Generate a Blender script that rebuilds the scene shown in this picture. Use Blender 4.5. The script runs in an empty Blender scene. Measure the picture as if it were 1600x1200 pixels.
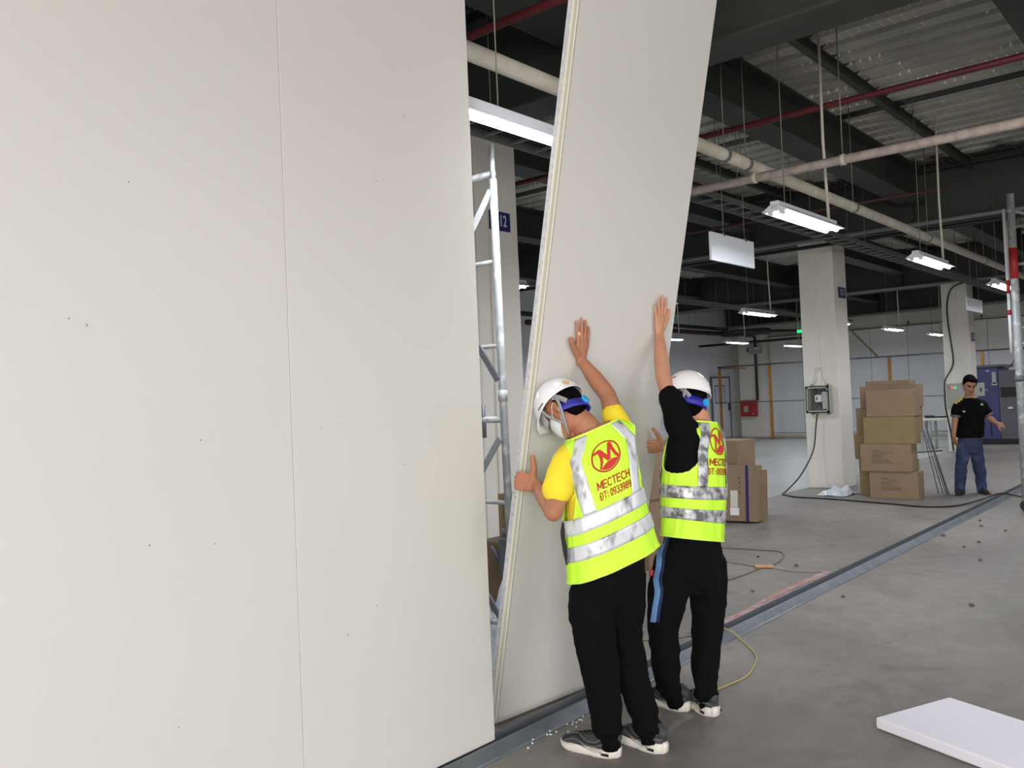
import bpy, bmesh, math, random
from math import sin, cos, pi, radians, sqrt, atan2, exp
from mathutils import Vector, Matrix, noise
random.seed(7)
SC = bpy.context.scene
COL = SC.collection
V = Vector

# ------------------------------------------------------------------ camera
FPX = 1370.0; EYE = 1.55
_yaw = radians(40.4); _pit = math.atan(29/FPX); _roll = 0.0415
FW = V((cos(_yaw)*cos(_pit), sin(_yaw)*cos(_pit), sin(_pit)))
_r0 = V((sin(_yaw), -cos(_yaw), 0)); _u0 = _r0.cross(FW)
RT = _r0*cos(_roll) - _u0*sin(_roll)
UP = _r0*sin(_roll) + _u0*cos(_roll)
CAM = V((0, 0, EYE))
cd = bpy.data.cameras.new('camera'); cam = bpy.data.objects.new('camera', cd); COL.objects.link(cam)
cd.sensor_width = 36.0; cd.lens = FPX/1600*36.0; cd.clip_end = 200; cd.clip_start = 0.05
M3 = Matrix((RT, UP, -FW)).transposed()
cam.matrix_world = Matrix.Translation(CAM) @ M3.to_4x4()
SC.camera = cam

# ------------------------------------------------------------------ world, exposure, lamps
w = bpy.data.worlds.new('world'); SC.world = w; w.use_nodes = True
w.node_tree.nodes['Background'].inputs[0].default_value = (0.75, 0.8, 0.9, 1)
w.node_tree.nodes['Background'].inputs[1].default_value = 0.05
SC.view_settings.view_transform = 'Standard'; SC.view_settings.look = 'None'
SC.view_settings.gamma = 1.0; SC.view_settings.use_curve_mapping = False
SC.view_settings.exposure = 0.0
SC.cycles.use_denoising = True
SC.cycles.max_bounces = 7; SC.cycles.diffuse_bounces = 4
SC.cycles.sample_clamp_indirect = 4.0

LAMP_Z = 2.93
LAMP_W = 34.0
ROWS = {2.75: [-4.3, -0.8, 2.97, 6.4, 10.0, 13.68, 17.3, 20.9, 24.6],
        6.65: [-0.4, 3.25, 6.9, 10.4, 13.98, 17.75, 21.45, 25.17],
        10.8: [3.2, 7.0, 10.8, 14.4, 18.0, 21.63, 25.38],
        -1.3: [-4.1, -0.7, 3.0, 6.6, 10.2, 13.9, 17.5, 21.1],
        -5.3: [-4.1, 0.0, 4.0, 8.0, 11.7, 15.6]}
for ry, xs in ROWS.items():
    for x in xs:
        ld = bpy.data.lights.new('tube_lamp', 'AREA'); ld.shape = 'RECTANGLE'
        ld.size = 1.15; ld.size_y = 0.12; ld.energy = LAMP_W; ld.color = (0.91, 0.95, 1.0)
        lo = bpy.data.objects.new('tube_lamp', ld); COL.objects.link(lo)
        lo.location = (x + 0.6, ry, LAMP_Z - 0.035)
        if (ry, x) == (2.75, 2.97): ld.size_y = 0.04; lo.location = (x + 0.62, 2.80, LAMP_Z - 0.032)

# unseen area lights added to brighten the panels, at made-up holes in wall_right, wall_front
def fill_light(loc, rot, sx, sy, en, col):
    ld = bpy.data.lights.new('camera_side_fill', 'AREA'); ld.shape = 'RECTANGLE'; ld.size = sx; ld.size_y = sy; ld.energy = en; ld.color = col
    lo = bpy.data.objects.new('camera_side_fill', ld); COL.objects.link(lo); lo.location = loc; lo.rotation_euler = rot
fill_light((3.0, -8.55, 2.1), (radians(90), 0, 0), 11.0, 3.6, 215.0, (1.0, 0.97, 0.93))
fill_light((-4.65, -3.4, 2.0), (radians(90), 0, radians(-90)), 6.8, 3.6, 890.0, (1.0, 0.97, 0.93))

# ------------------------------------------------------------------ helpers
def srgb(r, g, b):
    f = lambda c: (c/255/12.92) if c/255 <= 0.04045 else ((c/255+0.055)/1.055)**2.4
    return (f(r), f(g), f(b), 1)

def mat(name, col, rough=0.6, metal=0.0, spec=0.5, bump=None, mottle=None, emit=None, trans=0.0, alpha=1.0, dist=0.004):
    m = bpy.data.materials.new(name); m.use_nodes = True
    nt = m.node_tree; b = nt.nodes['Principled BSDF']
    b.inputs['Base Color'].default_value = col; b.inputs['Roughness'].default_value = rough
    b.inputs['Metallic'].default_value = metal; b.inputs['Specular IOR Level'].default_value = spec
    if trans: b.inputs['Transmission Weight'].default_value = trans
    b.inputs['Alpha'].default_value = alpha
    tc = nt.nodes.new('ShaderNodeTexCoord')
    if mottle:   # (scale, colour2, lo, hi[, stretch])
        n = nt.nodes.new('ShaderNodeTexNoise'); n.inputs['Scale'].default_value = mottle[0]; n.inputs['Detail'].default_value = 6
        src = tc.outputs['Object']
        if len(mottle) > 4:
            mp = nt.nodes.new('ShaderNodeMapping'); mp.inputs['Scale'].default_value = mottle[4]
            nt.links.new(src, mp.inputs[0]); src = mp.outputs[0]
        nt.links.new(src, n.inputs['Vector'])
        r = nt.nodes.new('ShaderNodeValToRGB'); r.color_ramp.elements[0].position = mottle[2]; r.color_ramp.elements[1].position = mottle[3]
        r.color_ramp.elements[0].color = col; r.color_ramp.elements[1].color = mottle[1]
        nt.links.new(n.outputs['Fac'], r.inputs[0]); nt.links.new(r.outputs[0], b.inputs['Base Color'])
    if bump:     # (scale, strength)
        n2 = nt.nodes.new('ShaderNodeTexNoise'); n2.inputs['Scale'].default_value = bump[0]; n2.inputs['Detail'].default_value = 5
        nt.links.new(tc.outputs['Object'], n2.inputs['Vector'])
        bp = nt.nodes.new('ShaderNodeBump'); bp.inputs['Strength'].default_value = bump[1]; bp.inputs['Distance'].default_value = dist
        nt.links.new(n2.outputs['Fac'], bp.inputs['Height']); nt.links.new(bp.outputs[0], b.inputs['Normal'])
    if emit:
        b.inputs['Emission Color'].default_value = emit[0]; b.inputs['Emission Strength'].default_value = emit[1]
    return m

class MB:
    """collects shapes; build() links them as ONE mesh object"""
    def __init__(s): s.v = []; s.f = []; s.sm = []
    def add(s, vs, fs, smooth=False):
        o = len(s.v); s.v += [V(p) for p in vs]; s.f += [[i+o for i in f] for f in fs]; s.sm += [smooth]*len(fs); return s
    def box(s, c, d, rz=0, R=None, bev=0.0):
        c = V(c); hx, hy, hz = d[0]/2, d[1]/2, d[2]/2
        R = R or Matrix.Rotation(rz, 3, 'Z')
        if bev <= 0:
            vs = [c + R @ V((x*hx, y*hy, z*hz)) for z in (-1, 1) for y in (-1, 1) for x in (-1, 1)]
            return s.add(vs, [(0,2,3,1), (4,5,7,6), (0,1,5,4), (2,6,7,3), (0,4,6,2), (1,3,7,5)])
        bm = bmesh.new(); bmesh.ops.create_cube(bm, size=1.0)
        for q in bm.verts: q.co = V((q.co.x*d[0], q.co.y*d[1], q.co.z*d[2]))
        bmesh.ops.bevel(bm, geom=bm.edges[:], offset=bev, segments=2, profile=0.5, affect='EDGES')
        bm.verts.index_update()
        vs = [c + R @ q.co for q in bm.verts]; fs = [[q.index for q in f.verts] for f in bm.faces]; bm.free()
        return s.add(vs, fs)
    def b2(s, lo, hi, bev=0.0):
        return s.box([(a+b)/2 for a, b in zip(lo, hi)], [abs(b-a) for a, b in zip(lo, hi)], bev=bev)
    def tube(s, pts, r, n=10, cap=True, rs=None):
        pts = [V(p) for p in pts]; rings = []
        t0 = (pts[1]-pts[0]).normalized(); a = t0.orthogonal().normalized()
        for i, p in enumerate(pts):
            t = (pts[min(i+1, len(pts)-1)] - pts[max(i-1, 0)]).normalized()
            a = (a - t*a.dot(t)).normalized(); b = t.cross(a)
            rr = rs[i] if rs else r
            rings.append([p + (a*cos(2*pi*k/n) + b*sin(2*pi*k/n))*rr for k in range(n)])
        vs = [q for R_ in rings for q in R_]; fs = []
        for i in range(len(pts)-1):
            for k in range(n):
                k2 = (k+1) % n; fs.append((i*n+k, i*n+k2, (i+1)*n+k2, (i+1)*n+k))
        s.add(vs, fs, True)
        if cap: s.add([], []); o = len(s.v)-len(vs); s.f += [[o+k for k in range(n)][::-1], [o+(len(pts)-1)*n+k for k in range(n)]]; s.sm += [False, False]
        return s
    def prism(s, prof, axis_o, ux, uy, ext):
        """profile polygon (list of 2D) in plane ux,uy at axis_o, extruded along ext"""
        o = V(axis_o); ux = V(ux); uy = V(uy); e = V(ext); n = len(prof)
        vs = [o + ux*a + uy*b for a, b in prof] + [o + ux*a + uy*b + e for a, b in prof]
        fs = [list(range(n))[::-1], [n+i for i in range(n)]] + [(i, (i+1) % n, n+(i+1) % n, n+i) for i in range(n)]
        return s.add(vs, fs)
    def build(s, name, m, parent=None, org=None, fix=True):
        org = V(org) if org is not None else (V(parent['_org']) if parent is not None and '_org' in parent else V((0,0,0)))
        me = bpy.data.meshes.new(name); me.from_pydata([tuple(p-org) for p in s.v], [], s.f)
        me.polygons.foreach_set('use_smooth', s.sm)
        if fix:
            bm = bmesh.new(); bm.from_mesh(me); bmesh.ops.recalc_face_normals(bm, faces=bm.faces[:]); bm.to_mesh(me); bm.free()
        me.materials.append(m); me.update()
        o = bpy.data.objects.new(name, me); COL.objects.link(o)
        if parent is not None: o.parent = parent; o['_org'] = tuple(org)
        else: o.location = org; o['_org'] = tuple(org)
        return o

def tag(o, label=None, cat=None, group=None, kind=None):
    if label: o['label'] = label
    if cat: o['category'] = cat
    if group: o['group'] = group
    if kind: o['kind'] = kind
    return o
def thing(name, loc, label, cat, group=None, kind=None):
    o = bpy.data.objects.new(name, None); COL.objects.link(o); o.location = loc; o['_org'] = tuple(loc)
    o.empty_display_size = 0.1
    return tag(o, label, cat, group, kind)
def copy_tree(o, parent=None, loc=None):
    c = o.copy(); COL.objects.link(c)
    if parent is not None: c.parent = parent
    if loc is not None: c.location = loc
    for ch in [k for k in KIDS.get(o.name, [])]:
        copy_tree(ch, c)
    return c
KIDS = {}
def reg(root):
    for o in list(bpy.data.objects):
        if o.parent is not None: KIDS.setdefault(o.parent.name, [])
    for k in list(KIDS): KIDS[k] = [o for o in bpy.data.objects if o.parent is not None and o.parent.name == k]
def flat(pts, zc=0.0):
    return [V((a, b, zc)) for a, b in pts]
def smoothpath(pts, n=6):
    pts = [V(p) for p in pts]; out = []
    for i in range(len(pts)-1):
        p0 = pts[max(i-1, 0)]; p1 = pts[i]; p2 = pts[i+1]; p3 = pts[min(i+2, len(pts)-1)]
        for k in range(n):
            t = k/n
            out.append(0.5*((2*p1) + (p2-p0)*t + (2*p0-5*p1+4*p2-p3)*t*t + (3*p1-p0-3*p2+p3)*t**3))
    out.append(pts[-1]); return out
def text_mesh(txt, size, bold=0.0):
    cu = bpy.data.curves.new('text', 'FONT'); cu.body = txt; cu.size = size; cu.align_x = 'CENTER'; cu.align_y = 'CENTER'; cu.offset = bold
    cu.resolution_u = 3
    o = bpy.data.objects.new('text', cu); COL.objects.link(o)
    dg = bpy.context.evaluated_depsgraph_get(); me = bpy.data.meshes.new_from_object(o.evaluated_get(dg))
    bpy.data.objects.remove(o); bpy.data.curves.remove(cu)
    bm = bmesh.new(); bm.from_mesh(me); bmesh.ops.triangulate(bm, faces=bm.faces[:])
    vs = [q.co.copy() for q in bm.verts]; fs = [[q.index for q in f.verts] for f in bm.faces]; bm.free()
    bpy.data.meshes.remove(me); return vs, fs
def text_on(mb, txt, size, o, ux, uy, bold=0.0, sx=1.0):
    vs, fs = text_mesh(txt, size, bold)
    mb.add([V(o) + V(ux)*p.x*sx + V(uy)*p.y for p in vs], fs); return mb

# ------------------------------------------------------------------ materials
M = {}
M['panel'] = mat('cream_sheet', srgb(211, 208, 204), 0.42, spec=0.35, bump=(2.2, 0.05), mottle=(0.6, srgb(208, 206, 202), 0.35, 0.7))
M['panel_edge'] = mat('cream_lip', srgb(226, 222, 204), 0.4)
M['core'] = mat('foil_core', srgb(186, 186, 190), 0.55, bump=(90, 0.5), mottle=(45, srgb(206, 206, 210), 0.4, 0.6), dist=0.003)
M['groove'] = mat('grey_groove', srgb(186, 184, 172), 0.6)
M['galv'] = mat('galvanised', srgb(168, 174, 184), 0.3, metal=0.75, bump=(9, 0.1), mottle=(5, srgb(140, 146, 156), 0.3, 0.7))
M['galvdark'] = mat('galvanised_dusty', srgb(120, 124, 130), 0.5, metal=0.4)
M['steel_paint'] = mat('girder_paint', srgb(58, 61, 57), 0.6, mottle=(1.2, srgb(46, 48, 46), 0.35, 0.7), bump=(14, 0.15))
M['pipe_red'] = mat('pipe_red', srgb(92, 22, 28), 0.6, mottle=(2, srgb(78, 20, 25), 0.35, 0.7))
M['pipe_white'] = mat('pipe_white', srgb(205, 200, 186), 0.5, mottle=(6, srgb(184, 178, 164), 0.35, 0.65))
M['pipe_pink'] = mat('pipe_wrapped', srgb(205, 190, 182), 0.55, mottle=(16, srgb(186, 170, 162), 0.42, 0.58), bump=(30, 0.2))
M['column'] = mat('column_paint', srgb(228, 224, 216), 0.65, mottle=(0.9, srgb(214, 210, 202), 0.35, 0.7), bump=(6, 0.12))
M['wall'] = mat('wall_paint', srgb(226, 225, 220), 0.55, mottle=(0.3, srgb(218, 218, 214), 0.35, 0.7))
M['wallbeige'] = mat('wall_beige', srgb(206, 205, 194), 0.65, mottle=(0.5, srgb(196, 195, 186), 0.35, 0.7))
M['wallpan'] = mat('wall_panel_blue', srgb(226, 228, 232), 0.45, mottle=(0.4, srgb(220, 222, 227), 0.35, 0.7))
M['housing'] = mat('fixture_white', srgb(214, 216, 224), 0.35)
M['tube'] = mat('lamp_tube', (1, 1, 1, 1), 0.4, emit=((0.93, 0.92, 1.0, 1), 14.0))
M['wire'] = mat('hanger_wire', srgb(120, 118, 112), 0.5, metal=0.3)
M['sign'] = mat('sign_blank', srgb(238, 243, 250), 0.35)
M['navy'] = mat('sign_navy', srgb(28, 32, 92), 0.4)
M['lettering'] = mat('sign_lettering', srgb(210, 212, 226), 0.5)
M['tray'] = mat('cable_tray', srgb(118, 120, 118), 0.5, metal=0.3)
M['black'] = mat('black_rubber', srgb(24, 24, 26), 0.5)
M['dark'] = mat('dark_void', srgb(28, 30, 34), 0.8)
M['card'] = mat('cardboard', srgb(138, 116, 92), 0.8, mottle=(3, srgb(128, 107, 84), 0.35, 0.7), bump=(40, 0.1))
M['card2'] = mat('cardboard_olive', srgb(134, 116, 82), 0.8, mottle=(3, srgb(126, 108, 76), 0.35, 0.7), bump=(40, 0.1))
M['cardin'] = mat('cardboard_dark', srgb(112, 92, 68), 0.85)
M['print'] = mat('carton_print', srgb(104, 84, 64), 0.8)
M['yellow'] = mat('post_yellow', srgb(170, 118, 44), 0.55, mottle=(5, srgb(146, 98, 40), 0.35, 0.7))
M['firered'] = mat('hose_box_red', srgb(168, 42, 40), 0.45)
M['boxgrey'] = mat('enclosure_grey', srgb(168, 170, 164), 0.5)
M['boxin'] = mat('enclosure_inside', srgb(104, 108, 104), 0.6)
M['bluemach'] = mat('machine_navy', srgb(62, 62, 112), 0.45)
M['greymach'] = mat('machine_grey', srgb(92, 94, 102), 0.5)
M['foam'] = mat('foam_white', srgb(232, 229, 240), 0.7, bump=(60, 0.25))
M['plastic'] = mat('plastic_sheet', srgb(206, 212, 220), 0.3, bump=(8, 0.8), dist=0.03)
M['glass'] = mat('door_glass', srgb(190, 208, 220), 0.1, spec=0.8)
M['white'] = mat('white_paint', srgb(225, 226, 228), 0.5)
M['redw'] = mat('red_band', srgb(165, 40, 44), 0.5)
M['redmark'] = mat('red_marking', srgb(172, 112, 108), 0.8, mottle=(14, srgb(160, 150, 144), 0.42, 0.56))
M['wirey'] = mat('yellow_wire', srgb(176, 160, 96), 0.6)
M['wireb'] = mat('brown_wire', srgb(112, 104, 84), 0.6)
M['debris'] = mat('debris_grey', srgb(92, 88, 82), 0.9)
M['crumb'] = mat('foam_crumb', srgb(225, 225, 225), 0.8)
M['green'] = mat('green_lamp', srgb(40, 190, 110), 0.4, emit=(srgb(40, 220, 120), 1.6))
M['redl'] = mat('red_lamp', srgb(220, 60, 60), 0.4, emit=(srgb(240, 70, 70), 1.6))
M['scaf'] = mat('scaffold_pipe', srgb(158, 162, 164), 0.5, metal=0.2, mottle=(14, srgb(205, 206, 204), 0.5, 0.68), bump=(40, 0.4))

# floor: raw concrete, and beyond y = 5.55 a smooth pale blue-grey coating (a real paint edge)
def floor_mat():
    m = bpy.data.materials.new('floor_concrete'); m.use_nodes = True; nt = m.node_tree; N = nt.nodes; L = nt.links
    b = N['Principled BSDF']; tc = N.new('ShaderNodeTexCoord')
    def ns(scale, det=6, dis=0.0):
        n = N.new('ShaderNodeTexNoise'); n.inputs['Scale'].default_value = scale; n.inputs['Detail'].default_value = det
        n.inputs['Distortion'].default_value = dis; L.new(tc.outputs['Object'], n.inputs['Vector']); return n
    def ramp(src, a, ca, c, cc):
        r = N.new('ShaderNodeValToRGB'); r.color_ramp.elements[0].position = a; r.color_ramp.elements[1].position = c
        r.color_ramp.elements[0].color = ca; r.color_ramp.elements[1].color = cc; L.new(src, r.inputs[0]); return r
    def mix(f, a, b_, mode='MIX'):
        x = N.new('ShaderNodeMixRGB'); x.blend_type = mode
        if isinstance(f, float): x.inputs[0].default_value = f
        else: L.new(f, x.inputs[0])
        L.new(a, x.inputs[1]); L.new(b_, x.inputs[2]); return x
    c1 = ramp(ns(0.55, 8, 0.6).outputs['Fac'], 0.32, srgb(128, 122, 116), 0.68, srgb(160, 154, 148))
    c2 = ramp(ns(7, 10, 0.4).outputs['Fac'], 0.3, srgb(146, 143, 138), 0.72, srgb(202, 199, 195))
    raw = mix(0.55, c1.outputs[0], c2.outputs[0], 'MULTIPLY')
    st = ramp(ns(1.9, 4, 1.2).outputs['Fac'], 0.6, (1, 1, 1, 1), 0.72, srgb(205, 202, 194))
    raw = mix(0.5, raw.outputs[0], st.outputs[0], 'MULTIPLY')
    coat = ramp(ns(0.35, 4).outputs['Fac'], 0.35, srgb(148, 152, 149), 0.7, srgb(160, 163, 160))
    sx = N.new('ShaderNodeSeparateXYZ'); L.new(tc.outputs['Object'], sx.inputs[0])
    g = N.new('ShaderNodeMath'); g.operation = 'GREATER_THAN'; g.inputs[1].default_value = 5.55; L.new(sx.outputs['Y'], g.inputs[0])
    c = mix(g.outputs[0], raw.outputs[0], coat.outputs[0])
    L.new(c.outputs[0], b.inputs['Base Color'])
    rg = N.new('ShaderNodeMapRange'); rg.inputs['To Min'].default_value = 0.62; rg.inputs['To Max'].default_value = 0.38
    L.new(g.outputs[0], rg.inputs['Value']); L.new(rg.outputs[0], b.inputs['Roughness'])
    bp = N.new('ShaderNodeBump'); bp.inputs['Strength'].default_value = 0.12; bp.inputs['Distance'].default_value = 0.01
    L.new(ns(18, 8).outputs['Fac'], bp.inputs['Height']); L.new(bp.outputs[0], b.inputs['Normal'])
    return m
M['floor'] = floor_mat()

# deck sheets: galvanised with embossed dimples in rows and dark overspray beside the girders
def deck_mat():
    m = bpy.data.materials.new('deck_metal'); m.use_nodes = True; nt = m.node_tree; N = nt.nodes; L = nt.links
    b = N['Principled BSDF']; tc = N.new('ShaderNodeTexCoord')
    geo = N.new('ShaderNodeNewGeometry')
    mp = N.new('ShaderNodeMapping'); mp.inputs['Scale'].default_value = (16.0, 11.0, 0.0); L.new(geo.outputs['Position'], mp.inputs[0])
    v = N.new('ShaderNodeTexVoronoi'); v.inputs['Randomness'].default_value = 0.0; v.inputs['Scale'].default_value = 1.0; L.new(mp.outputs[0], v.inputs['Vector'])
    dot = N.new('ShaderNodeMath'); dot.operation = 'LESS_THAN'; dot.inputs[1].default_value = 0.12; L.new(v.outputs['Distance'], dot.inputs[0])
    n = N.new('ShaderNodeTexNoise'); n.inputs['Scale'].default_value = 1.1; n.inputs['Detail'].default_value = 8; L.new(geo.outputs['Position'], n.inputs['Vector'])
    r = N.new('ShaderNodeValToRGB'); r.color_ramp.elements[0].position = 0.3; r.color_ramp.elements[1].position = 0.7
    r.color_ramp.elements[0].color = srgb(158, 157, 147); r.color_ramp.elements[1].color = srgb(188, 187, 176); L.new(n.outputs['Fac'], r.inputs[0])
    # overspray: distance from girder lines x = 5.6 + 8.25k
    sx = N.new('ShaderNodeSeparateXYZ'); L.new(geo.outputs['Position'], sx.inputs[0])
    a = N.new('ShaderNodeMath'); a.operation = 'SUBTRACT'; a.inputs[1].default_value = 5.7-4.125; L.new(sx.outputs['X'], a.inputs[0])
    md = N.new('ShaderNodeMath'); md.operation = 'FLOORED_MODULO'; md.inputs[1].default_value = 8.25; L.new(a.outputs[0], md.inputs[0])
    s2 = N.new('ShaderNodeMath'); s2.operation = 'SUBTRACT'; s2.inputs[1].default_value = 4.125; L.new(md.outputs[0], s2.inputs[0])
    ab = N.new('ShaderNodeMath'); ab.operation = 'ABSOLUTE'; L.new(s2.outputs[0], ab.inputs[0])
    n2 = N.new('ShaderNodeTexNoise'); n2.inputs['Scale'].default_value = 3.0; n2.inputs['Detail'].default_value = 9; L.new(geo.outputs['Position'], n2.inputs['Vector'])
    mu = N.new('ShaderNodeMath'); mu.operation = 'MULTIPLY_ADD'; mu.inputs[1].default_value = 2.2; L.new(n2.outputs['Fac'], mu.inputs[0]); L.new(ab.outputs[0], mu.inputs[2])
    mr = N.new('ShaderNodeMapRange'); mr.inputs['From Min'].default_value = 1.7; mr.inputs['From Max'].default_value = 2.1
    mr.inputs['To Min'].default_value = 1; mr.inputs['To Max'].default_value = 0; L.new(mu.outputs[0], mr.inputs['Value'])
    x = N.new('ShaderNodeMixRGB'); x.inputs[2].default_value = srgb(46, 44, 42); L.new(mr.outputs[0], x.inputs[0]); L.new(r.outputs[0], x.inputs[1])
    y = N.new('ShaderNodeMixRGB'); y.inputs[2].default_value = srgb(250, 250, 240); L.new(x.outputs[0], y.inputs[1])
    n3 = N.new('ShaderNodeTexNoise'); n3.inputs['Scale'].default_value = 2.2; L.new(geo.outputs['Position'], n3.inputs['Vector'])
    g3 = N.new('ShaderNodeMath'); g3.operation = 'GREATER_THAN'; g3.inputs[1].default_value = 0.5; L.new(n3.outputs['Fac'], g3.inputs[0])
    m3 = N.new('ShaderNodeMath'); m3.operation = 'MULTIPLY'; L.new(dot.outputs[0], m3.inputs[0]); L.new(g3.outputs[0], m3.inputs[1])
    L.new(m3.outputs[0], y.inputs[0])
    L.new(y.outputs[0], b.inputs['Base Color']); b.inputs['Roughness'].default_value = 0.55; b.inputs['Metallic'].default_value = 0.2
    bp = N.new('ShaderNodeBump'); bp.inputs['Strength'].default_value = 0.8; bp.inputs['Distance'].default_value = 0.01
    L.new(v.outputs['Distance'], bp.inputs['Height']); L.new(bp.outputs[0], b.inputs['Normal'])
    return m
M['deck'] = deck_mat()

# ------------------------------------------------------------------ shell
XW, YW, XN, YN, ZC = 29.45, 14.5, -4.6, -8.5, 4.78
def struct(mb, name, m, **k):
    o = mb.build(name, m, **k); o['kind'] = 'structure'; return o
fl_ = struct(MB().b2((XN, YN, -0.1), (XW+0.3, YW+0.3, 0)), 'floor', M['floor'])
for yy, ww in ((8.25, 0.012), (12.3, 0.012)): MB().b2((4.0, yy-ww, 0.0), (28.9, yy+ww, 0.0012)).build('floor_joint', M['galvdark'], parent=fl_)
# ceiling: slab plus corrugated deck sheets hanging below it, each three ribs wide
ce = struct(MB().b2((XN, YN, ZC+0.02), (XW+0.3, YW+0.3, ZC+0.2)), 'ceiling', M['dark'], org=(0, 0, ZC))
PITCH = 0.31
def deck_sheet():
    mb = MB(); prof = []
    for k in range(3):
        x = k*PITCH
        prof += [(x, 0.0), (x+0.02, -0.07), (x+0.20, -0.07), (x+0.22, 0.0)]
    prof.append((3*PITCH, 0.0))
    vs = [V((a, YN, ZC+b)) for a, b in prof] + [V((a, YW, ZC+b)) for a, b in prof]; n = len(prof)
    mb.add(vs, [(i, i+1, n+i+1, n+i) for i in range(n-1)])
    return mb
ds = deck_sheet().build('deck_sheet', M['deck'], parent=ce, fix=False)
ds.location = (-4.59, 0, 0)
for k in range(1, 37):
    c = ds.copy(); COL.objects.link(c); c.location = (-4.59 + k*3*PITCH, 0, 0)
# perimeter walls
bw = struct(MB().b2((XW, YN, 0), (XW+0.25, YW, ZC)), 'wall_back', M['wallbeige'])
struct(MB().b2((XN, YW, 0), (XW+0.25, YW+0.25, ZC)), 'wall_left', M['wallpan'])
struct(MB().b2((XN-0.2, YN, 3.9), (XN, YW, ZC)).b2((XN-0.2, 0.1, 0), (XN, YW, 3.9)).b2((XN-0.2, YN, 0), (XN, -7.1, 3.9)), 'wall_front', M['wallbeige'])
struct(MB().b2((XN, YN-0.2, 3.9), (XW, YN, ZC)).b2((XN, YN-0.2, 0), (-2.6, YN, 3.9)).b2((8.6, YN-0.2, 0), (XW, YN, 3.9)), 'wall_right', M['wallbeige'])
# blue-grey cladding panels on the back wall, each its own piece, below a beige band
y = 13.05
while y > -6:
    wd = 1.15
    MB().b2((XW-0.05, y-wd+0.006, 0.12), (XW, y-0.006, 2.52), bev=0.004).build('cladding_panel', M['wallpan'], parent=bw)
    MB().b2((XW-0.05, y-wd+0.006, 2.56), (XW, y-0.006, 3.46), bev=0.004).build('cladding_panel', M['wall'], parent=bw)
    y -= wd
MB().b2((XW-0.07, -8, 3.47), (XW, 13.1, 3.50)).build('wall_seam', M['tray'], parent=bw)
for y in (12.0, 10.4, 8.4, 6.3, 4.3, 2.2): MB().tube([(XW-0.03, y, 3.5), (XW-0.03, y, 3.62)], 0.03, 8).build('seam_bracket', M['tray'], parent=bw)
struct(MB().b2((XW-0.08, -8, 0), (XW, 13.1, 0.1)), 'baseboard_back', M['wallbeige'])
struct(MB().b2((8, YW-0.06, 0), (28.5, YW, 0.1)), 'baseboard_left', M['wallbeige'])
# engaged corner column on the back wall
struct(MB().b2((XW-0.35, 13.1, 0), (XW, 14.1, ZC)), 'trim_1', M['column'])

# ------------------------------------------------------------------ partition wall of tall panels on the left (structure)
WY = 2.675
part = struct(MB().b2((-4.55, WY+0.06, 3.86), (2.925, WY+0.10, 3.9)), 'wall_partition', M['galv'])
xs_ = [2.925-1.022*k for k in range(0, 10)]
for i in range(7):
    x1, x0 = xs_[i], xs_[i+1]
    mb = MB().b2((x0+0.0012, WY, 0.045), (x1-0.0012, WY+0.05, 3.9), bev=0.0015)
    p = mb.build('wall_panel', M['panel'], parent=part)
    MB().b2((x0-0.004, WY+0.004, 0.045), (x0+0.004, WY+0.046, 3.9)).build('tongue', M['panel_edge'], parent=p)
    # small scratches and specks on the sheet
    if i < 3:
        sp = MB()
        for k in range(7):
            px, pz = random.uniform(x0+0.1, x1-0.1), random.uniform(0.4, 2.9); a = random.uniform(0, pi)
            sp.box((px, WY-0.0006, pz), (random.uniform(.004, .008), 0.001, 0.003), R=Matrix.Rotation(a, 3, 'Y'))
        q = sp.build('scuff_marks', M['galvdark'], parent=p); q['kind'] = 'stuff'

# floor channel that takes the panels
cy0, cy1 = 2.60, 2.735
ch = MB()
ch.b2((-4.55, cy0+0.055, 0.0), (24.0, cy1, 0.004))
ch.b2((-4.55, cy1-0.003, 0), (24.0, cy1, 0.045))
ch.b2((-4.55, cy0+0.052, 0), (24.0, cy0+0.055, 0.045))
rail = ch.build('floor_channel', M['galvdark'])
tag(rail, 'long galvanised steel floor channel running diagonally across the concrete under the panels', 'channel')
MB().b2((-4.55, cy0-0.01, 0.0), (24.0, cy0+0.052, 0.006)).build('foot_flange', M['galv'], parent=rail)
MB().prism([(0, 0.006), (0.03, 0.006), (0.05, 0.044), (0.044, 0.044)], (-4.55, cy0+0.004, 0), (0, 1, 0), (0, 0, 1), (28.55, 0, 0)).build('sloped_lip', M['galv'], parent=rail)

# ------------------------------------------------------------------ the tilted panel being raised
PP0 = V((3.145, 2.865, 0.010)); _a = radians(-4.6); _c = radians(-12.3)
PEW = V((cos(_a), sin(_a), 0)); _n0 = V((-sin(_a), cos(_a), 0)); PEL = V((0, 0, 1))*cos(_c) + _n0*sin(_c)
PN = PEW.cross(PEL)          # face normal, towards the camera side
PR = Matrix((PEW, -PN, PEL)).transposed()
PW, PL = 1.02, 3.9
def pbox(mb, a, b):          # box in panel coordinates (w, depth behind face, l)
    c = [(p+q)/2 for p, q in zip(a, b)]; return mb.box(PP0 + PR @ V(c), [abs(q-p) for p, q in zip(a, b)], R=PR)
tp = thing('wall_panel', PP0, 'tall cream sandwich panel tilted forward, held up by the two workers in yellow vests', 'panel')
TH = 0.066
pbox(MB(), (0, 0, 0), (PW, 0.003, PL)).build('face_sheet', M['panel'], parent=tp)
pbox(MB(), (0.0, 0.034, 0.0), (PW-0.004, TH-0.003, PL)).build('core', M['core'], parent=tp)
pbox(MB(), (0.006, 0.003, 0.0), (PW-0.004, 0.034, PL)).build('core', M['groove'], parent=tp)
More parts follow.
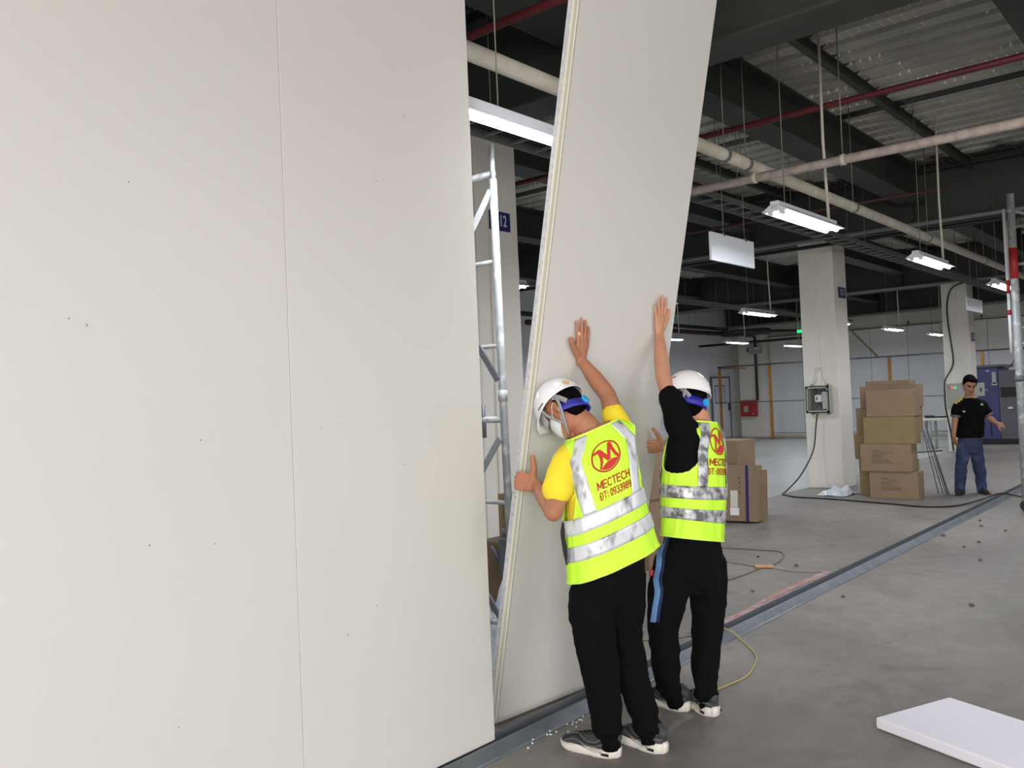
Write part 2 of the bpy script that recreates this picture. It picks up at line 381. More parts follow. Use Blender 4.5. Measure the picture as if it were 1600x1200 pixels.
pbox(MB(), (0.0, TH-0.003, 0), (PW, TH, PL)).build('face_sheet', M['panel'], parent=tp)
pbox(MB(), (-0.003, 0.0, 0), (0.006, 0.007, PL)).build('edge_lip', M['panel_edge'], parent=tp)
pbox(MB(), (-0.006, 0.026, 0), (0.006, 0.034, PL)).build('edge_lip', M['panel_edge'], parent=tp)
pbox(MB(), (-0.001, 0.007, 0), (0.0055, 0.026, PL)).build('groove', M['groove'], parent=tp)
pbox(MB(), (PW-0.004, 0.003, 0), (PW+0.001, TH-0.003, PL)).build('edge_lip', M['panel_edge'], parent=tp)
def onpanel(px, py, off=0.0):
    r = FW + RT*((px-800)/FPX) + UP*((600-py)/FPX)
    return CAM + r*(((PP0-CAM).dot(PN)+off)/r.dot(PN))
# ------------------------------------------------------------------ columns with number plates
def column(x, label, txt, sy, sz, strips):
    c = MB().b2((x, 4.985, 0), (x+0.55, 5.535, 3.9), bev=0.008).build('column', M['column'], org=(x+0.27, 5.26, 0))
    tag(c, label, 'column', kind='structure')
    for (y0, z0, z1, w_) in strips:
        MB().b2((x-0.012, y0-w_/2, z0), (x, y0+w_/2, z1)).build('conduit_cover', M['column'], parent=c)
    return c
c1 = column(5.47, 'square pale column half hidden between the fixed wall panels and the tilted panel', 'G12', 0, 0, [])
MB().b2((5.62, 4.965, 0), (5.74, 4.985, 3.0)).build('conduit_cover', M['column'], parent=c1)
c2 = column(13.7, 'square pale column with an open electrical box, left of the carton stack', 'G11', 0, 0, [(5.28, 1.62, 3.8, 0.07)])
MB().tube([(13.69, 5.30, 1.9), (13.69, 5.34, 1.75), (13.69, 5.38, 1.62)], 0.022, 8).build('conduit', M['column'], parent=c2)
MB().tube([(13.69, 5.26, 1.9), (13.69, 5.2, 1.75), (13.69, 5.16, 1.62)], 0.022, 8).build('conduit', M['column'], parent=c2)
c3 = column(22.0, 'far square pale column behind the man, with a black cable running down it', 'G10', 0, 0, [(5.25, 1.6, 3.8, 0.07)])
def number_plate(x, txt, zc, h, label, y=4.98, xo=0.0, w_=0.2):
    p = MB().box((x+xo, y-0.006, zc), (w_, 0.01, h), bev=0.001).build('number_plate', M['navy'], org=(x+xo, y, zc))
    tag(p, label, 'sign', 'navy number plates on the columns')
    text_on(MB(), txt, h*0.85, (x+xo, y-0.0125, zc), (1, 0, 0), (0, 0, 1), bold=0.002, sx=0.72).build('lettering', M['lettering'], parent=p)
number_plate(5.7, 'G12', 3.135, 0.165, 'navy number plate on the column behind the scaffold pole, reading 12', xo=0.07, w_=0.27)
number_plate(13.7, 'G11', 3.075, 0.17, 'navy number plate on the column beside the carton stack', xo=0.32, w_=0.3)
number_plate(22.0, 'G10', 2.62, 0.2, 'navy number plate under the small hanging blank board, on the far column', xo=0.33, w_=0.28)

# ------------------------------------------------------------------ girders and beams
def ibeam_y(x, z0, z1, fw, tf, y0=-8.4, y1=14.4):
    mb = MB(); mb.b2((x-fw/2, y0, z0), (x+fw/2, y1, z0+tf)); mb.b2((x-0.01, y0, z0+tf), (x+0.01, y1, z1-tf)); mb.b2((x-fw/2, y0, z1-tf), (x+fw/2, y1, z1))
    return mb
def stiff_y(o, x, z0, z1, fw):
    for y in (-4.2, -1.5, 1.15, 3.75, 6.4, 9.1, 11.8):
        MB().b2((x-fw/2+0.01, y-0.01, z0), (x+fw/2-0.01, y+0.01, z1)).build('stiffener', M['steel_paint'], parent=o)
for x, lb in ((5.50, 'near dark steel girder crossing above the tilted panel and the hall'),
              (13.95, 'dark steel girder carried by the column with the open electrical box'),
              (22.2, 'far dark steel girder carried by the column behind the man'),
              (28.9, 'dark steel girder along the top of the back wall')):
    o = ibeam_y(x, 3.88, 4.71, 0.36, 0.025).build('girder', M['steel_paint'], org=(x, 0, 3.88)); tag(o, lb, 'girder', kind='structure')
    stiff_y(o, x, 3.905, 4.68, 0.36)
def ibeam_x(y, z0, z1, fw, tf, x0, x1):
    mb = MB(); mb.b2((x0, y-fw/2, z0), (x1, y+fw/2, z0+tf)); mb.b2((x0, y-0.008, z0+tf), (x1, y+0.008, z1-tf)); mb.b2((x0, y-fw/2, z1-tf), (x1, y+fw/2, z1))
    return mb
bays = [(-4.55, 5.32), (5.68, 13.77), (14.13, 22.02), (22.38, 28.72)]
bn = ['near bay', 'middle bay', 'bay behind the carton stack', 'farthest bay']
for bi, (x0, x1) in enumerate(bays):
    for j, y in enumerate((-6.9, -4.2, -1.5, 1.13, 3.75, 6.4, 9.1, 11.8)):
        o = ibeam_x(y, 4.22, 4.71, 0.34, 0.02, x0, x1).build('beam', M['steel_paint'], org=(x0, y, 4.22))
        tag(o, 'dark steel beam of the %s, %s' % (bn[bi], ['eighth', 'seventh', 'sixth', 'nearest the camera side in view', 'crossing above the big white pipe', 'second beyond the white pipe', 'third beyond the white pipe', 'nearest the blue left wall'][j]), 'beam', kind='structure')
    for y in (0.3, 2.98, 5.6):
        o = ibeam_x(y, 4.61, 4.71, 0.075, 0.01, x0, x1).build('purlin', M['steel_paint'], org=(x0, y, 4.61))
        if bi in (1, 2):
            cl = MB(); xx = -6.45 + 0.255
            while xx < x1-0.1:
                if xx > x0+0.1: cl.prism([(0, 0), (-0.10, 0.0), (0, -0.055)], (xx-0.05, y-0.02, 4.775), (0, 1, 0), (0, 0, 1), (0.10, 0, 0))
                xx += PITCH
            q = cl.build('rib_end_dark', M['black'], parent=o); q['kind'] = 'stuff'  # shade inside the open rib ends, put in as black wedges
        tag(o, 'slim dark steel rib under the metal deck of the %s' % bn[bi], 'beam', group='slim ribs under the deck', kind='structure')

M['pipe_dull'] = mat('pipe_dull_red', srgb(66, 34, 34), 0.6)
# dark open joints between runs of deck
for x, nm in ((10.3, 'a'), (17.2, 'b'), (1.2, 'c')):
    MB().b2((x-0.09, -8, ZC-0.074), (x+0.09, 14.2, ZC-0.071)).build('deck_joint', M['black'], parent=ce)
# ------------------------------------------------------------------ pipes, rods
def pipe(name, pts, r, m, label, cat='pipe', n=14, clamps=(), cm='wire', hang=(), org=None):
    o = MB().tube(pts, r, n).build(name, M[m], org=org or pts[0]); tag(o, label, cat)
    for c in clamps:
        c = V(c); d = (V(pts[-1])-V(pts[0])).normalized()
        MB().tube([c-d*0.02, c+d*0.02], r+0.008, n).build('clamp', M[cm], parent=o)
    for c in hang:
        MB().tube([c, (c[0], c[1], 4.7)], 0.005, 6).build('hanger_rod', M['wire'], parent=o)
    return o
pipe('water_pipe', [(-4.5, 3.24, 3.50), (28.5, 3.24, 3.50)], 0.052, 'pipe_white', 'thick cream pipe running lengthwise above the rail, passing behind the tilted panel',
     clamps=[(x, 3.24, 3.5) for x in (6.6, 7.0, 9.6, 12.4, 15.5, 18.6)], hang=[(x, 3.24, 3.5) for x in (6.6, 7.0, 9.6, 12.4, 15.5, 18.6)])
pipe('water_pipe', [(7.07, -7, 3.38), (7.07, 5.1, 3.38)], 0.038, 'pipe_pink', 'pinkish wrapped pipe crossing in front of the cream pipe at upper right',
     clamps=[(7.07, 2.45, 3.38), (7.07, 3.2, 3.38)], cm='pipe_white', hang=[(7.07, 2.45, 3.38), (7.07, 0.4, 3.38)])
pipe('sprinkler_pipe', [(7.65, -7, 4.03), (7.65, 14, 4.03)], 0.028, 'pipe_red', 'dark red sprinkler pipe crossing high at upper right', hang=[(7.65, 0.5, 4.03), (7.65, 4.9, 4.03)])
pipe('sprinkler_pipe', [(4.47, -7, 4.1), (4.47, 14, 4.1)], 0.03, 'pipe_red', 'red sprinkler pipe seen in the gap above the fixed wall panels')
pipe('conduit', [(4.45, 3.05, 2.95), (4.45, 3.05, 4.7)], 0.014, 'pipe_white', 'thin white conduit hanging beside the left edge of the tilted panel', 'conduit')
pipe('sprinkler_pipe', [(12.1, 2.9, 4.05), (12.1, 9, 4.05)], 0.02, 'pipe_dull', 'thin dull red pipe before the middle girder', hang=[(12.1, 3.0, 4.05), (12.1, 6.0, 4.05)])
for k, (xx, zz, r, mm, lb) in enumerate(((13.35, 3.86, 0.035, 'galvdark', 'grey pipe strapped along the underside of the middle girder, over the column head'),
                             (13.1, 3.72, 0.028, 'black', 'dark pipe just below the grey one at the column head'),
                             (21.5, 3.86, 0.035, 'galvdark', 'grey pipe along the far girder over the cable-draped column'),
                             (26.9, 3.75, 0.03, 'wire', 'grey pipe high in front of the back wall'))):
    pipe('service_pipe', [(xx, -6, zz), (xx, 13.8, zz)], r, mm, lb)
# tall vertical drop conduits holding lamps
# ladder cable tray
def tray(y0, y1, z, x0, x1, label):
    t = thing('cable_tray', ((x0+x1)/2, (y0+y1)/2, z), label, 'cable tray')
    for y in (y0, y1): MB().b2((x0, y-0.006, z-0.03), (x1, y+0.006, z+0.03)).build('side_rail', M['tray'], parent=t)
    x = x0+0.15
    while x < x1:
        MB().b2((x-0.012, y0, z-0.02), (x+0.012, y1, z)).build('rung', M['tray'], parent=t); x += 0.31
    for k in range(3):
        yy = y0 + (y1-y0)*(0.3+0.2*k)
        MB().tube([(x0, yy, z+0.012), (x1, yy, z+0.012)], 0.012, 6).build('cable', M['black'], parent=t)
    x = x0+0.8
    while x < x1:
        for y in (y0, y1): MB().tube([(x, y, z), (x, y, 4.7)], 0.004, 5).build('hanger_rod', M['wire'], parent=t)
        x += 2.0
    return t
tray(4.18, 4.42, 3.60, -2, 27, 'ladder cable tray running lengthwise behind the nearest twin-tube lamp at right')
tray(9.3, 9.6, 3.6, 8, 27, 'ladder cable tray deeper in the hall beyond the first')

# ------------------------------------------------------------------ lamps: one built, the rest copied
def lamp_fixture(x, y):
    z = LAMP_Z
    t = thing('batten_lamp', (x+0.6, y, z), '', 'lamp')
    MB().b2((x, y-0.035, z+0.02), (x+1.22, y+0.035, z+0.075), bev=0.006).build('housing', M['housing'], parent=t)
    r = MB()
    for s in (-1, 1):
        r.prism([(0.035*s, 0.04), (0.10*s, -0.005), (0.102*s, 0.0), (0.035*s, 0.046)], (x, y, z), (0, 1, 0), (0, 0, 1), (1.22, 0, 0))
    r.b2((x, y-0.035, z+0.012), (x+1.22, y+0.035, z+0.02))
    for xx in (x, x+1.2): r.prism([(-0.10, -0.004), (0.10, -0.004), (0.035, 0.045), (-0.035, 0.045)], (xx, y, z), (0, 1, 0), (0, 0, 1), (0.02, 0, 0))
    r.build('reflector', M['housing'], parent=t)
    for s in (-1, 1):
        tu = MB().tube([(x+0.05, y+s*0.045, z-0.008), (x+1.17, y+s*0.045, z-0.008)], 0.019, 10).build('tube', M['tube'], parent=t)
        MB().tube([(x+0.02, y+s*0.045, z-0.008), (x+0.06, y+s*0.045, z-0.008)], 0.0205, 8).build('end_cap', M['housing'], parent=tu)
    MB().tube([(x+0.2, y, z+0.07), (x+0.2, y, 4.7)], 0.004, 6).build('hanger_rod', M['wire'], parent=t)
    MB().tube([(x+1.12, y, z+0.07), (x+1.10, y+0.01, 3.7), (x+1.09, y+0.0, 4.7)], 0.013, 8).build('hanger_tube', M['pipe_white'], parent=t)
    return t
lamp0 = lamp_fixture(6.4, 2.75); reg(lamp0)
def slim_lamp(x, y):
    z = LAMP_Z; t = thing('batten_lamp', (x+0.6, y, z), '', 'lamp')
    MB().b2((x, y-0.03, z+0.012), (x+1.22, y+0.03, z+0.075), bev=0.006).build('housing', M['housing'], parent=t)
    tu = MB().tube([(x+0.03, y, z-0.004), (x+1.19, y, z-0.004)], 0.022, 12).build('tube', M['tube'], parent=t)
    for xx in (x, x+1.19): MB().tube([(xx, y, z-0.004), (xx+0.03, y, z-0.004)], 0.024, 10).build('end_cap', M['housing'], parent=tu)
    for xx in (x+0.3, x+0.95): MB().tube([(xx, y, z+0.07), (xx, y, 4.7)], 0.004, 6).build('hanger_rod', M['wire'], parent=t)
    return t
named = {(2.75, 2.97): 'bright slim tube lamp in the gap between fixed wall and tilted panel',
         (2.75, 6.4): 'nearest twin-tube lamp at right, hanging above the blank white board',
         (2.75, 10.0): 'second twin-tube lamp of the right row, upper right of the carton stack',
         (2.75, 13.68): 'third twin-tube lamp of the right row, partly behind the striped pole',
         (2.75, 17.3): 'fourth lamp of the right row, beyond the striped pole',
         (6.65, 13.98): 'twin-tube lamp hanging left of the column with the open box',
         (6.65, 17.75): 'twin-tube lamp just showing right of the column with the open box',
         (6.65, 21.45): 'small lit lamp above the carton stack, against the back wall',
         (6.65, 25.17): 'small lit lamp at the left edge of the far cable-draped column',
         (10.8, 18.0): 'small round-looking lit lamp beside the raised hand of the right worker',
         (10.8, 21.63): 'small lit lamp above the fire hose cabinet, left one',
         (10.8, 25.38): 'small lit lamp just left of the column with the open box, farther row'}
first = True
for ry, xs in ROWS.items():
    for x in xs:
        if (ry, x) == (2.75, 6.4): l = lamp0
        elif (ry, x) == (2.75, 2.97): l = slim_lamp(2.97, 2.80)
        else: l = copy_tree(lamp0, loc=(x+0.6, ry, LAMP_Z))
        nm = named.get((ry, x))
        l['label'] = nm or ('twin-tube lamp hung over the open floor on the camera side of the panels' if ry < 2 else 'twin-tube lamp hidden behind the fixed wall and tilted panel')
        l['group'] = 'twin-tube lamps hung from the ceiling' if nm else ('twin-tube lamps out of the frame near the camera' if ry < 2 else 'twin-tube lamps behind the panels')

# ------------------------------------------------------------------ blank hanging boards
def board(x0, x1, y, z0, z1, label, a=0.0):
    t = thing('hanging_board', ((x0+x1)/2, y, z0), label, 'sign')
    MB().b2((x0, y-0.012, z0), (x1, y+0.012, z1), bev=0.002).build('board', M['sign'], parent=t)
    for x in (x0+0.3*(x1-x0), x0+0.8*(x1-x0)):
        MB().tube([(x, y, z1-0.01), (x, y, 4.2)], 0.004, 5).build('hanger_wire', M['wire'], parent=t)
        MB().box((x, y, z1), (0.03, 0.03, 0.03)).build('clip', M['greymach'], parent=t)
board(7.10, 7.97, 3.66, 2.745, 3.0, 'blank white rectangular board hanging left of the nearest lamp')
board(16.1, 17.16, 3.66, 2.78, 3.0, 'small blank white board hanging beside the far cable-draped column')

# ------------------------------------------------------------------ electrical boxes
def open_box(x, y0, y1, z0, z1):
    t = thing('electrical_box', (x, (y0+y1)/2, z0), 'open grey electrical box with black wiring on the middle column', 'electrical box')
    d = 0.14; mb = MB(); xf = x-d
    mb.b2((x-0.01, y0, z0), (x, y1, z1))
    for (a, b) in (((xf, y0, z0), (x, y0+0.015, z1)), ((xf, y1-0.015, z0), (x, y1, z1)), ((xf, y0, z0), (x, y1, z0+0.015)), ((xf, y0, z1-0.015), (x, y1, z1)),
                   ((xf, y0, z0), (xf+0.01, y0+0.035, z1)), ((xf, y1-0.035, z0), (xf+0.01, y1, z1)), ((xf, y0, z0), (xf+0.01, y1, z0+0.035)), ((xf, y0, z1-0.035), (xf+0.01, y1, z1))):
        mb.b2(a, b)
    mb.build('enclosure', M['boxgrey'], parent=t)
    MB().b2((x-0.016, y0+0.03, z0+0.03), (x-0.012, y1-0.03, z1-0.03)).build('back_plate', M['boxin'], parent=t)
    br = MB().b2((x-0.09, y0+0.13, z0+0.17), (x-0.02, y1-0.13, z0+0.28), bev=0.004).build('breaker', M['white'], parent=t)
    MB().b2((x-0.10, y0+0.20, z0+0.2), (x-0.09, y0+0.215, z0+0.25)).build('toggle', M['black'], parent=br)
    for k, (pa, pb, pc) in enumerate((((0.22, 0.28), (0.25, 0.34), (0.2, 0.39)), ((0.25, 0.28), (0.19, 0.33), (0.24, 0.385)), ((0.2, 0.17), (0.14, 0.1), (0.09, 0.09)), ((0.24, 0.17), (0.2, 0.12), (0.22, 0.07)))):
        MB().tube(smoothpath([(x-0.08, y0+pa[0], z0+pa[1]), (x-0.09, y0+pb[0], z0+pb[1]), (x-0.08, y0+pc[0], z0+pc[1])]), 0.007, 6).build('wire', M['black'], parent=t)
    MB().b2((xf-0.02, y0+0.03, z0+0.06), (xf-0.01, y0+0.10, z1-0.09), bev=0.003).build('latch_plate', M['boxgrey'], parent=t)
    MB().b2((xf-0.012, y0+0.02, z1-0.1), (xf, y0+0.13, z1-0.07)).build('hinge', M['black'], parent=t)
    for y in (y0+0.04, y1-0.08):
        for z in (z0-0.03, z1): MB().b2((x-0.02, y, z), (x, y+0.04, z+0.03)).build('mounting_tab', M['galvdark'], parent=t)
open_box(13.69, 5.09, 5.46, 1.19, 1.61)
def closed_box():
    t = thing('electrical_box', (22.0, 5.3, 0.98), 'closed grey control box with red and green lamps on the far column', 'electrical box')
    MB().b2((21.86, 5.06, 0.98), (22.0, 5.485, 1.57), bev=0.006).build('enclosure', M['boxgrey'], parent=t)
    for y, m in ((5.36, 'redl'), (5.30, 'green'), (5.42, 'redw')):
        MB().tube([(21.86, y, 1.47), (21.84, y, 1.47)], 0.02 if m != 'redw' else 0.014, 10).build('indicator_lamp', M[m], parent=t)
    MB().b2((21.855, 5.09, 1.2), (21.86, 5.11, 1.3)).build('latch', M['black'], parent=t)
closed_box()
cb = MB().b2((21.9, 4.74, 1.26), (22.1, 4.93, 1.56), bev=0.005).build('electrical_box', M['boxgrey'], org=(22, 4.75, 1.1))
tag(cb, 'grey junction box behind the shoulder of the man in the black shirt', 'electrical box')
MB().b2((21.895, 4.76, 1.36), (21.9, 4.79, 1.44)).build('latch', M['black'], parent=cb)
MB().b2((22.05, 4.76, 1.36), (22.5, 4.98, 1.42)).build('bracket', M['tray'], parent=cb)

# ------------------------------------------------------------------ cables
cbl = MB().tube(smoothpath([(13.60, 5.30, 1.18), (13.57, 5.32, 1.0), (13.5, 5.36, 0.6), (13.2, 5.45, 0.25), (12.8, 5.5, 0.06), (12.6, 5.5, 0.012), (12.5, 5.4, 0.012), (12.32, 5.15, 0.012), (12.26, 4.63, 0.012),
        (12.0, 3.75, 0.012), (11.86, 3.34, 0.012), (12.05, 3.01, 0.012), (12.6, 2.84, 0.03), (13.2, 2.70, 0.06), (13.3, 2.45, 0.012), (13.2, 1.9, 0.012)], 8), 0.011, 8).build('power_cable', M['black'])
tag(cbl, 'black power cable from the open box, crossing the floor before the cartons', 'cable')
cb2 = MB().tube(smoothpath([(21.6, 4.6, 3.86), (21.88, 5.2, 3.8), (21.94, 5.38, 3.5), (21.95, 5.40, 3.0), (21.95, 5.33, 2.2), (21.95, 5.36, 1.95), (21.86, 5.50, 1.64), (21.835, 5.515, 1.35), (21.835, 5.51, 1.0), (21.93, 5.46, 0.5), (21.95, 5.42, 0.02)], 8), 0.018, 8).build('power_cable', M['black'])
tag(cb2, 'thick black cable draped down the far column', 'cable')
cb3 = MB().tube(smoothpath([(22.1, 5.7, 0.012), (21.6, 6.0, 0.012), (21.2, 6.4, 0.012), (20.9, 6.9, 0.012)], 8), 0.012, 6).build('power_cable', M['black'])
tag(cb3, 'black cable on the floor below the workbench', 'cable')
cb4 = MB().tube(smoothpath([(24.6, 4.72, 1.9), (24.6, 4.6, 2.05), (24.6, 4.45, 2.35)], 8), 0.012, 6).build('power_cable', M['black'])
tag(cb4, 'short black cable rising from the navy machine', 'cable')
w1 = MB().tube(smoothpath([(5.06, 2.9, 0.008), (5.12, 2.74, 0.05), (5.12, 2.62, 0.045), (5.08, 2.53, 0.006), (4.92, 2.384, 0.006), (4.79, 2.296, 0.006), (4.575, 2.224, 0.006), (4.405, 2.2, 0.006), (4.1, 2.24, 0.006)], 8), 0.0045, 6).build('wire', M['wirey'])
tag(w1, 'thin yellow wire crossing the rail and curling on the floor behind the right worker', 'wire')
w2 = MB().tube(smoothpath([(8.0, 4.35, .006), (8.07, 4.1, .006), (8.10, 3.8, .006), (8.12, 3.62, .006), (7.95, 3.487, .006), (7.573, 3.384, .006), (7.29, 3.407, .006), (6.91, 3.406, .006), (6.5, 3.45, .006)], 8), 0.006, 6).build('wire', M['wireb'])
tag(w2, 'brown wire lying in a loop on the floor beyond the rail', 'wire')
w3 = MB().tube(smoothpath([(7.5, 4.1, .004), (7.40, 3.75, .004), (7.33, 3.5, .004), (7.32, 3.38, .018), (7.31, 3.30, .004), (7.26, 3.10, .004), (7.35, 2.9, .004)], 8), 0.003, 6).build('wire', M['wireb'])
tag(w3, 'very thin string reaching the end of the red floor mark', 'wire')
w4 = MB().tube(smoothpath([(4.6, 3.25, .004), (4.75, 3.07, .004), (4.9, 2.92, .004), (5.1, 2.83, .004), (5.4, 2.8, .004)], 8), 0.004, 6).build('wire', M['wireb'])
tag(w4, 'dark string on the floor between the two workers', 'wire')
sc_ = MB().box((7.33, 3.40, 0.012), (0.10, 0.16, 0.012), rz=0.5, bev=0.004).build('tape_scrap', mat('orange_scrap', srgb(190, 140, 90), 0.7)); tag(sc_, 'orange scrap of tape on the looped brown wire', 'scrap')
# red marking on the floor
rm = MB(); pts = [(5.3, 2.82), (5.6, 2.83), (5.9, 2.845), (6.2, 2.86), (6.5, 2.87), (6.8, 2.88), (7.05, 2.87), (7.3, 2.86)]
vs = []
for i, (a, b) in enumerate(pts):
    wv = 0.035 + 0.012*sin(i*2.1); vs += [(a, b-wv, 0.0015), (a, b+wv, 0.0015)]
rm.add(vs, [(2*i, 2*i+2, 2*i+3, 2*i+1) for i in range(len(pts)-1)])
rm.add([(7.26, 2.82, 0.002), (7.42, 2.84, 0.002), (7.40, 2.90, 0.002), (7.26, 2.90, 0.002)], [(0, 1, 2, 3)])
o = rm.build('floor_marking', M['redmark']); tag(o, 'faint red paint line on the floor just behind the rail', 'marking')
MB().b2((6.1, 2.845, 0.0018), (6.75, 2.852, 0.0024)).build('pencil_line', M['debris'], parent=o)

# ------------------------------------------------------------------ debris
for (a, b) in ((6.391, 3.07), (7.758, 3.653), (7.51, 3.179), (9.674, 2.528), (11.45, 2.60), (10.48, 2.354), (10.26, 2.077), (9.42, 2.141), (8.473, 1.923), (6.714, 1.595), (6.554, 2.43), (10.9, 2.456), (9.1, 2.2)):
    bm = bmesh.new(); bmesh.ops.create_icosphere(bm, subdivisions=1, radius=random.uniform(0.012, 0.024))
    vs = []
    for q in bm.verts: vs.append(V((q.co.x*random.uniform(.8, 1.5)+a, q.co.y*random.uniform(.8, 1.5)+b, max(0, q.co.z*random.uniform(.5, 1)+0.008))))
    bm.verts.index_update(); fs = [[q.index for q in f.verts] for f in bm.faces]; bm.free()
    o = MB().add(vs, fs).build('debris_chunk', M['debris'], org=(a, b, 0)); tag(o, 'small dark chunk of debris on the concrete floor', 'debris', 'debris chunks on the floor')
cr = MB()
for k in range(26):
    x = random.gauss(3.35, 0.18); y = 2.60 - abs(random.gauss(0, 0.05)); cr.box((x, y, 0.007), (0.008, 0.006, 0.006), rz=random.random()*3)
o = cr.build('foam_crumbs', M['crumb']); tag(o, 'white foam crumbs scattered along the rail by the left worker', 'debris', kind='stuff')

# ------------------------------------------------------------------ foam board, bottom right
fb = V((4.094, 1.397, 0)); u = V((4.553-4.094, 1.201-1.397, 0)).normalized(); v_ = V((u.y, -u.x, 0))
Rf = Matrix((u, v_, V((0, 0, 1)))).transposed()
if Rf.determinant() < 0: Rf = Matrix((u, -v_, V((0, 0, 1)))).transposed()
o = MB().box(fb + u*0.25 + v_*0.6 + V((0, 0, 0.026)), (0.5, 1.2, 0.05), R=Rf, bev=0.008).build('foam_board', M['foam'], org=fb + u*0.25 + v_*0.6)
tag(o, 'white rectangular foam board lying on the concrete at bottom right', 'foam board')

# ------------------------------------------------------------------ cartons
def carton(lo, hi, m, label, name='cardboard_box', rz=0.0, prn=True, grp='stacked cardboard boxes beside the column'):
    c = [(a+b)/2 for a, b in zip(lo, hi)]; d = [b-a for a, b in zip(lo, hi)]; R = Matrix.Rotation(rz, 3, 'Z')
    o = MB().box(c, d, R=R, bev=0.006).build(name, M[m], org=(c[0], c[1], lo[2])); tag(o, label, 'box', grp)
    cc = V(c)
    MB().box(cc + R @ V((0, 0, d[2]/2-0.0008)), (d[0]*0.98, 0.05, 0.002), R=R).build('tape', M['card2'], parent=o)
    if prn:
        p = MB(); ys = d[1]/2
        for k in range(8):
            L_ = random.uniform(0.12, 0.30) if k else 0.1
            p.box(cc + R @ V((-d[0]/2-0.001, ys-0.16-L_/2, d[2]/2-0.09-k*0.024)), (0.002, L_, 0.007 if k % 3 else 0.014), R=R)
        q = p.build('printed_text', M['print'], parent=o); q['kind'] = 'stuff'
    return o
carton((12.65, 3.59, 0.0), (12.93, 4.235, 0.375), 'card', 'bottom cardboard box of the front stack, printed on its face')
carton((12.62, 3.65, 0.377), (12.90, 4.335, 0.755), 'card', 'second cardboard box from the floor in the front stack, shifted left')
carton((12.65, 3.60, 0.757), (12.93, 4.285, 1.135), 'card2', 'third cardboard box of the front stack, olive brown and unprinted', prn=False)
carton((12.66, 3.59, 1.137), (12.94, 4.235, 1.515), 'card', 'top cardboard box of the front stack, wide plain face', prn=False)
carton((13.0, 3.74, 0.0), (13.28, 4.49, 0.515), 'card2', 'lowest dark cardboard box of the rear stack, behind the front ones', prn=False)
carton((13.0, 3.76, 0.517), (13.28, 4.54, 0.884), 'card2', 'second cardboard box of the rear stack, its side showing at left', prn=False)
carton((13.0, 3.66, 0.886), (13.28, 4.50, 1.256), 'card2', 'third cardboard box of the rear stack, narrow strip showing at left', prn=False)
carton((13.0, 3.64, 1.258), (13.28, 4.43, 1.573), 'card', 'fourth cardboard box of the rear stack, rising behind the top front box', prn=False)
carton((13.02, 3.74, 1.575), (13.28, 4.35, 1.64), 'card', 'flat cardboard box crowning the whole stack', prn=False)
# leaning printed carton behind the right worker
t = thing('carton_sheet', (9.75, 5.0, 0), 'brown cardboard carton with a dark blue stripe and white stickers, right of the right worker', 'carton')
R = Matrix.Rotation(radians(8), 3, 'Z') @ Matrix.Rotation(radians(5), 3, 'Y')
oc = V((9.82, 5.02, 0.345))
MB().box(oc, (0.22, 0.86, 0.67), R=R, bev=0.004).build('panel', M['card'], parent=t)
MB().box(oc + R @ V((-0.112, -0.31, 0)), (0.003, 0.035, 0.665), R=R).build('blue_stripe', M['navy'], parent=t)
MB().box(oc + R @ V((-0.112, -0.15, -0.07)), (0.003, 0.09, 0.20), R=R).build('sticker', M['wallbeige'], parent=t)
MB().box(oc + R @ V((-0.112, -0.155, -0.22)), (0.003, 0.11, 0.09), R=R).build('sticker', M['white'], parent=t)
pr = MB()
for k in range(4): pr.box(oc + R @ V((-0.112, -0.22, 0.18-k*0.055)), (0.003, 0.02, 0.028), R=R)
for k in range(12): pr.box(oc + R @ V((-0.112, 0.02 + 0.012*(k % 2), 0.16-k*0.025)), (0.003, 0.014, 0.008), R=R)
q = pr.build('printed_text', M['print'], parent=t); q['kind'] = 'stuff'
MB().box(oc + R @ V((0.05, -0.46, -0.02)), (0.012, 0.09, 0.60), R=R @ Matrix.Rotation(0.15, 3, 'Z')).build('flap', M['card'], parent=t)
o = carton((10.1, 4.97, 0), (10.6, 5.55, 0.96), 'card', 'taller brown carton standing right behind the right worker', name='carton', prn=False, grp='cartons standing behind the right worker')
o = carton((6.75, 4.22, 0.0), (7.2, 4.72, 0.62), 'card', 'lower brown carton between the two workers, black mark on it', name='carton', prn=True, grp='cartons seen between the two workers')
o = carton((6.78, 4.20, 0.621), (7.2, 4.68, 1.14), 'card', 'upper brown carton between the two workers, beside the gripping hand', name='carton', prn=False, grp='cartons seen between the two workers')
# plastic wrap beside the stack
def crumple(c, d, seed, m, name, n=14):
    vs = []; fs = []
    for i in range(n+1):
        for j in range(n+1):
            u_, w_ = i/n-0.5, j/n-0.5
            r2 = max(0, 1-(u_*u_+w_*w_)*3.6)
            h = d[2]*(r2*(0.45+0.9*noise.noise(V((u_*5+seed, w_*5, seed)))) + 0.05)
            vs.append((c[0]+u_*d[0]*(1+0.2*noise.noise(V((seed, u_*3, w_*3)))), c[1]+w_*d[1], c[2]+max(0.003, h)))
    for i in range(n):
        for j in range(n): a = i*(n+1)+j; fs.append((a, a+1, a+n+2, a+n+1))
    return MB().add(vs, fs).build(name, M[m], org=(c[0], c[1], c[2]))
o = crumple((12.92, 4.80, 0), (0.6, 0.46, 0.2), 3.3, 'plastic', 'plastic_wrap'); tag(o, 'crumpled clear plastic wrap on the floor left of the carton stack', 'plastic')
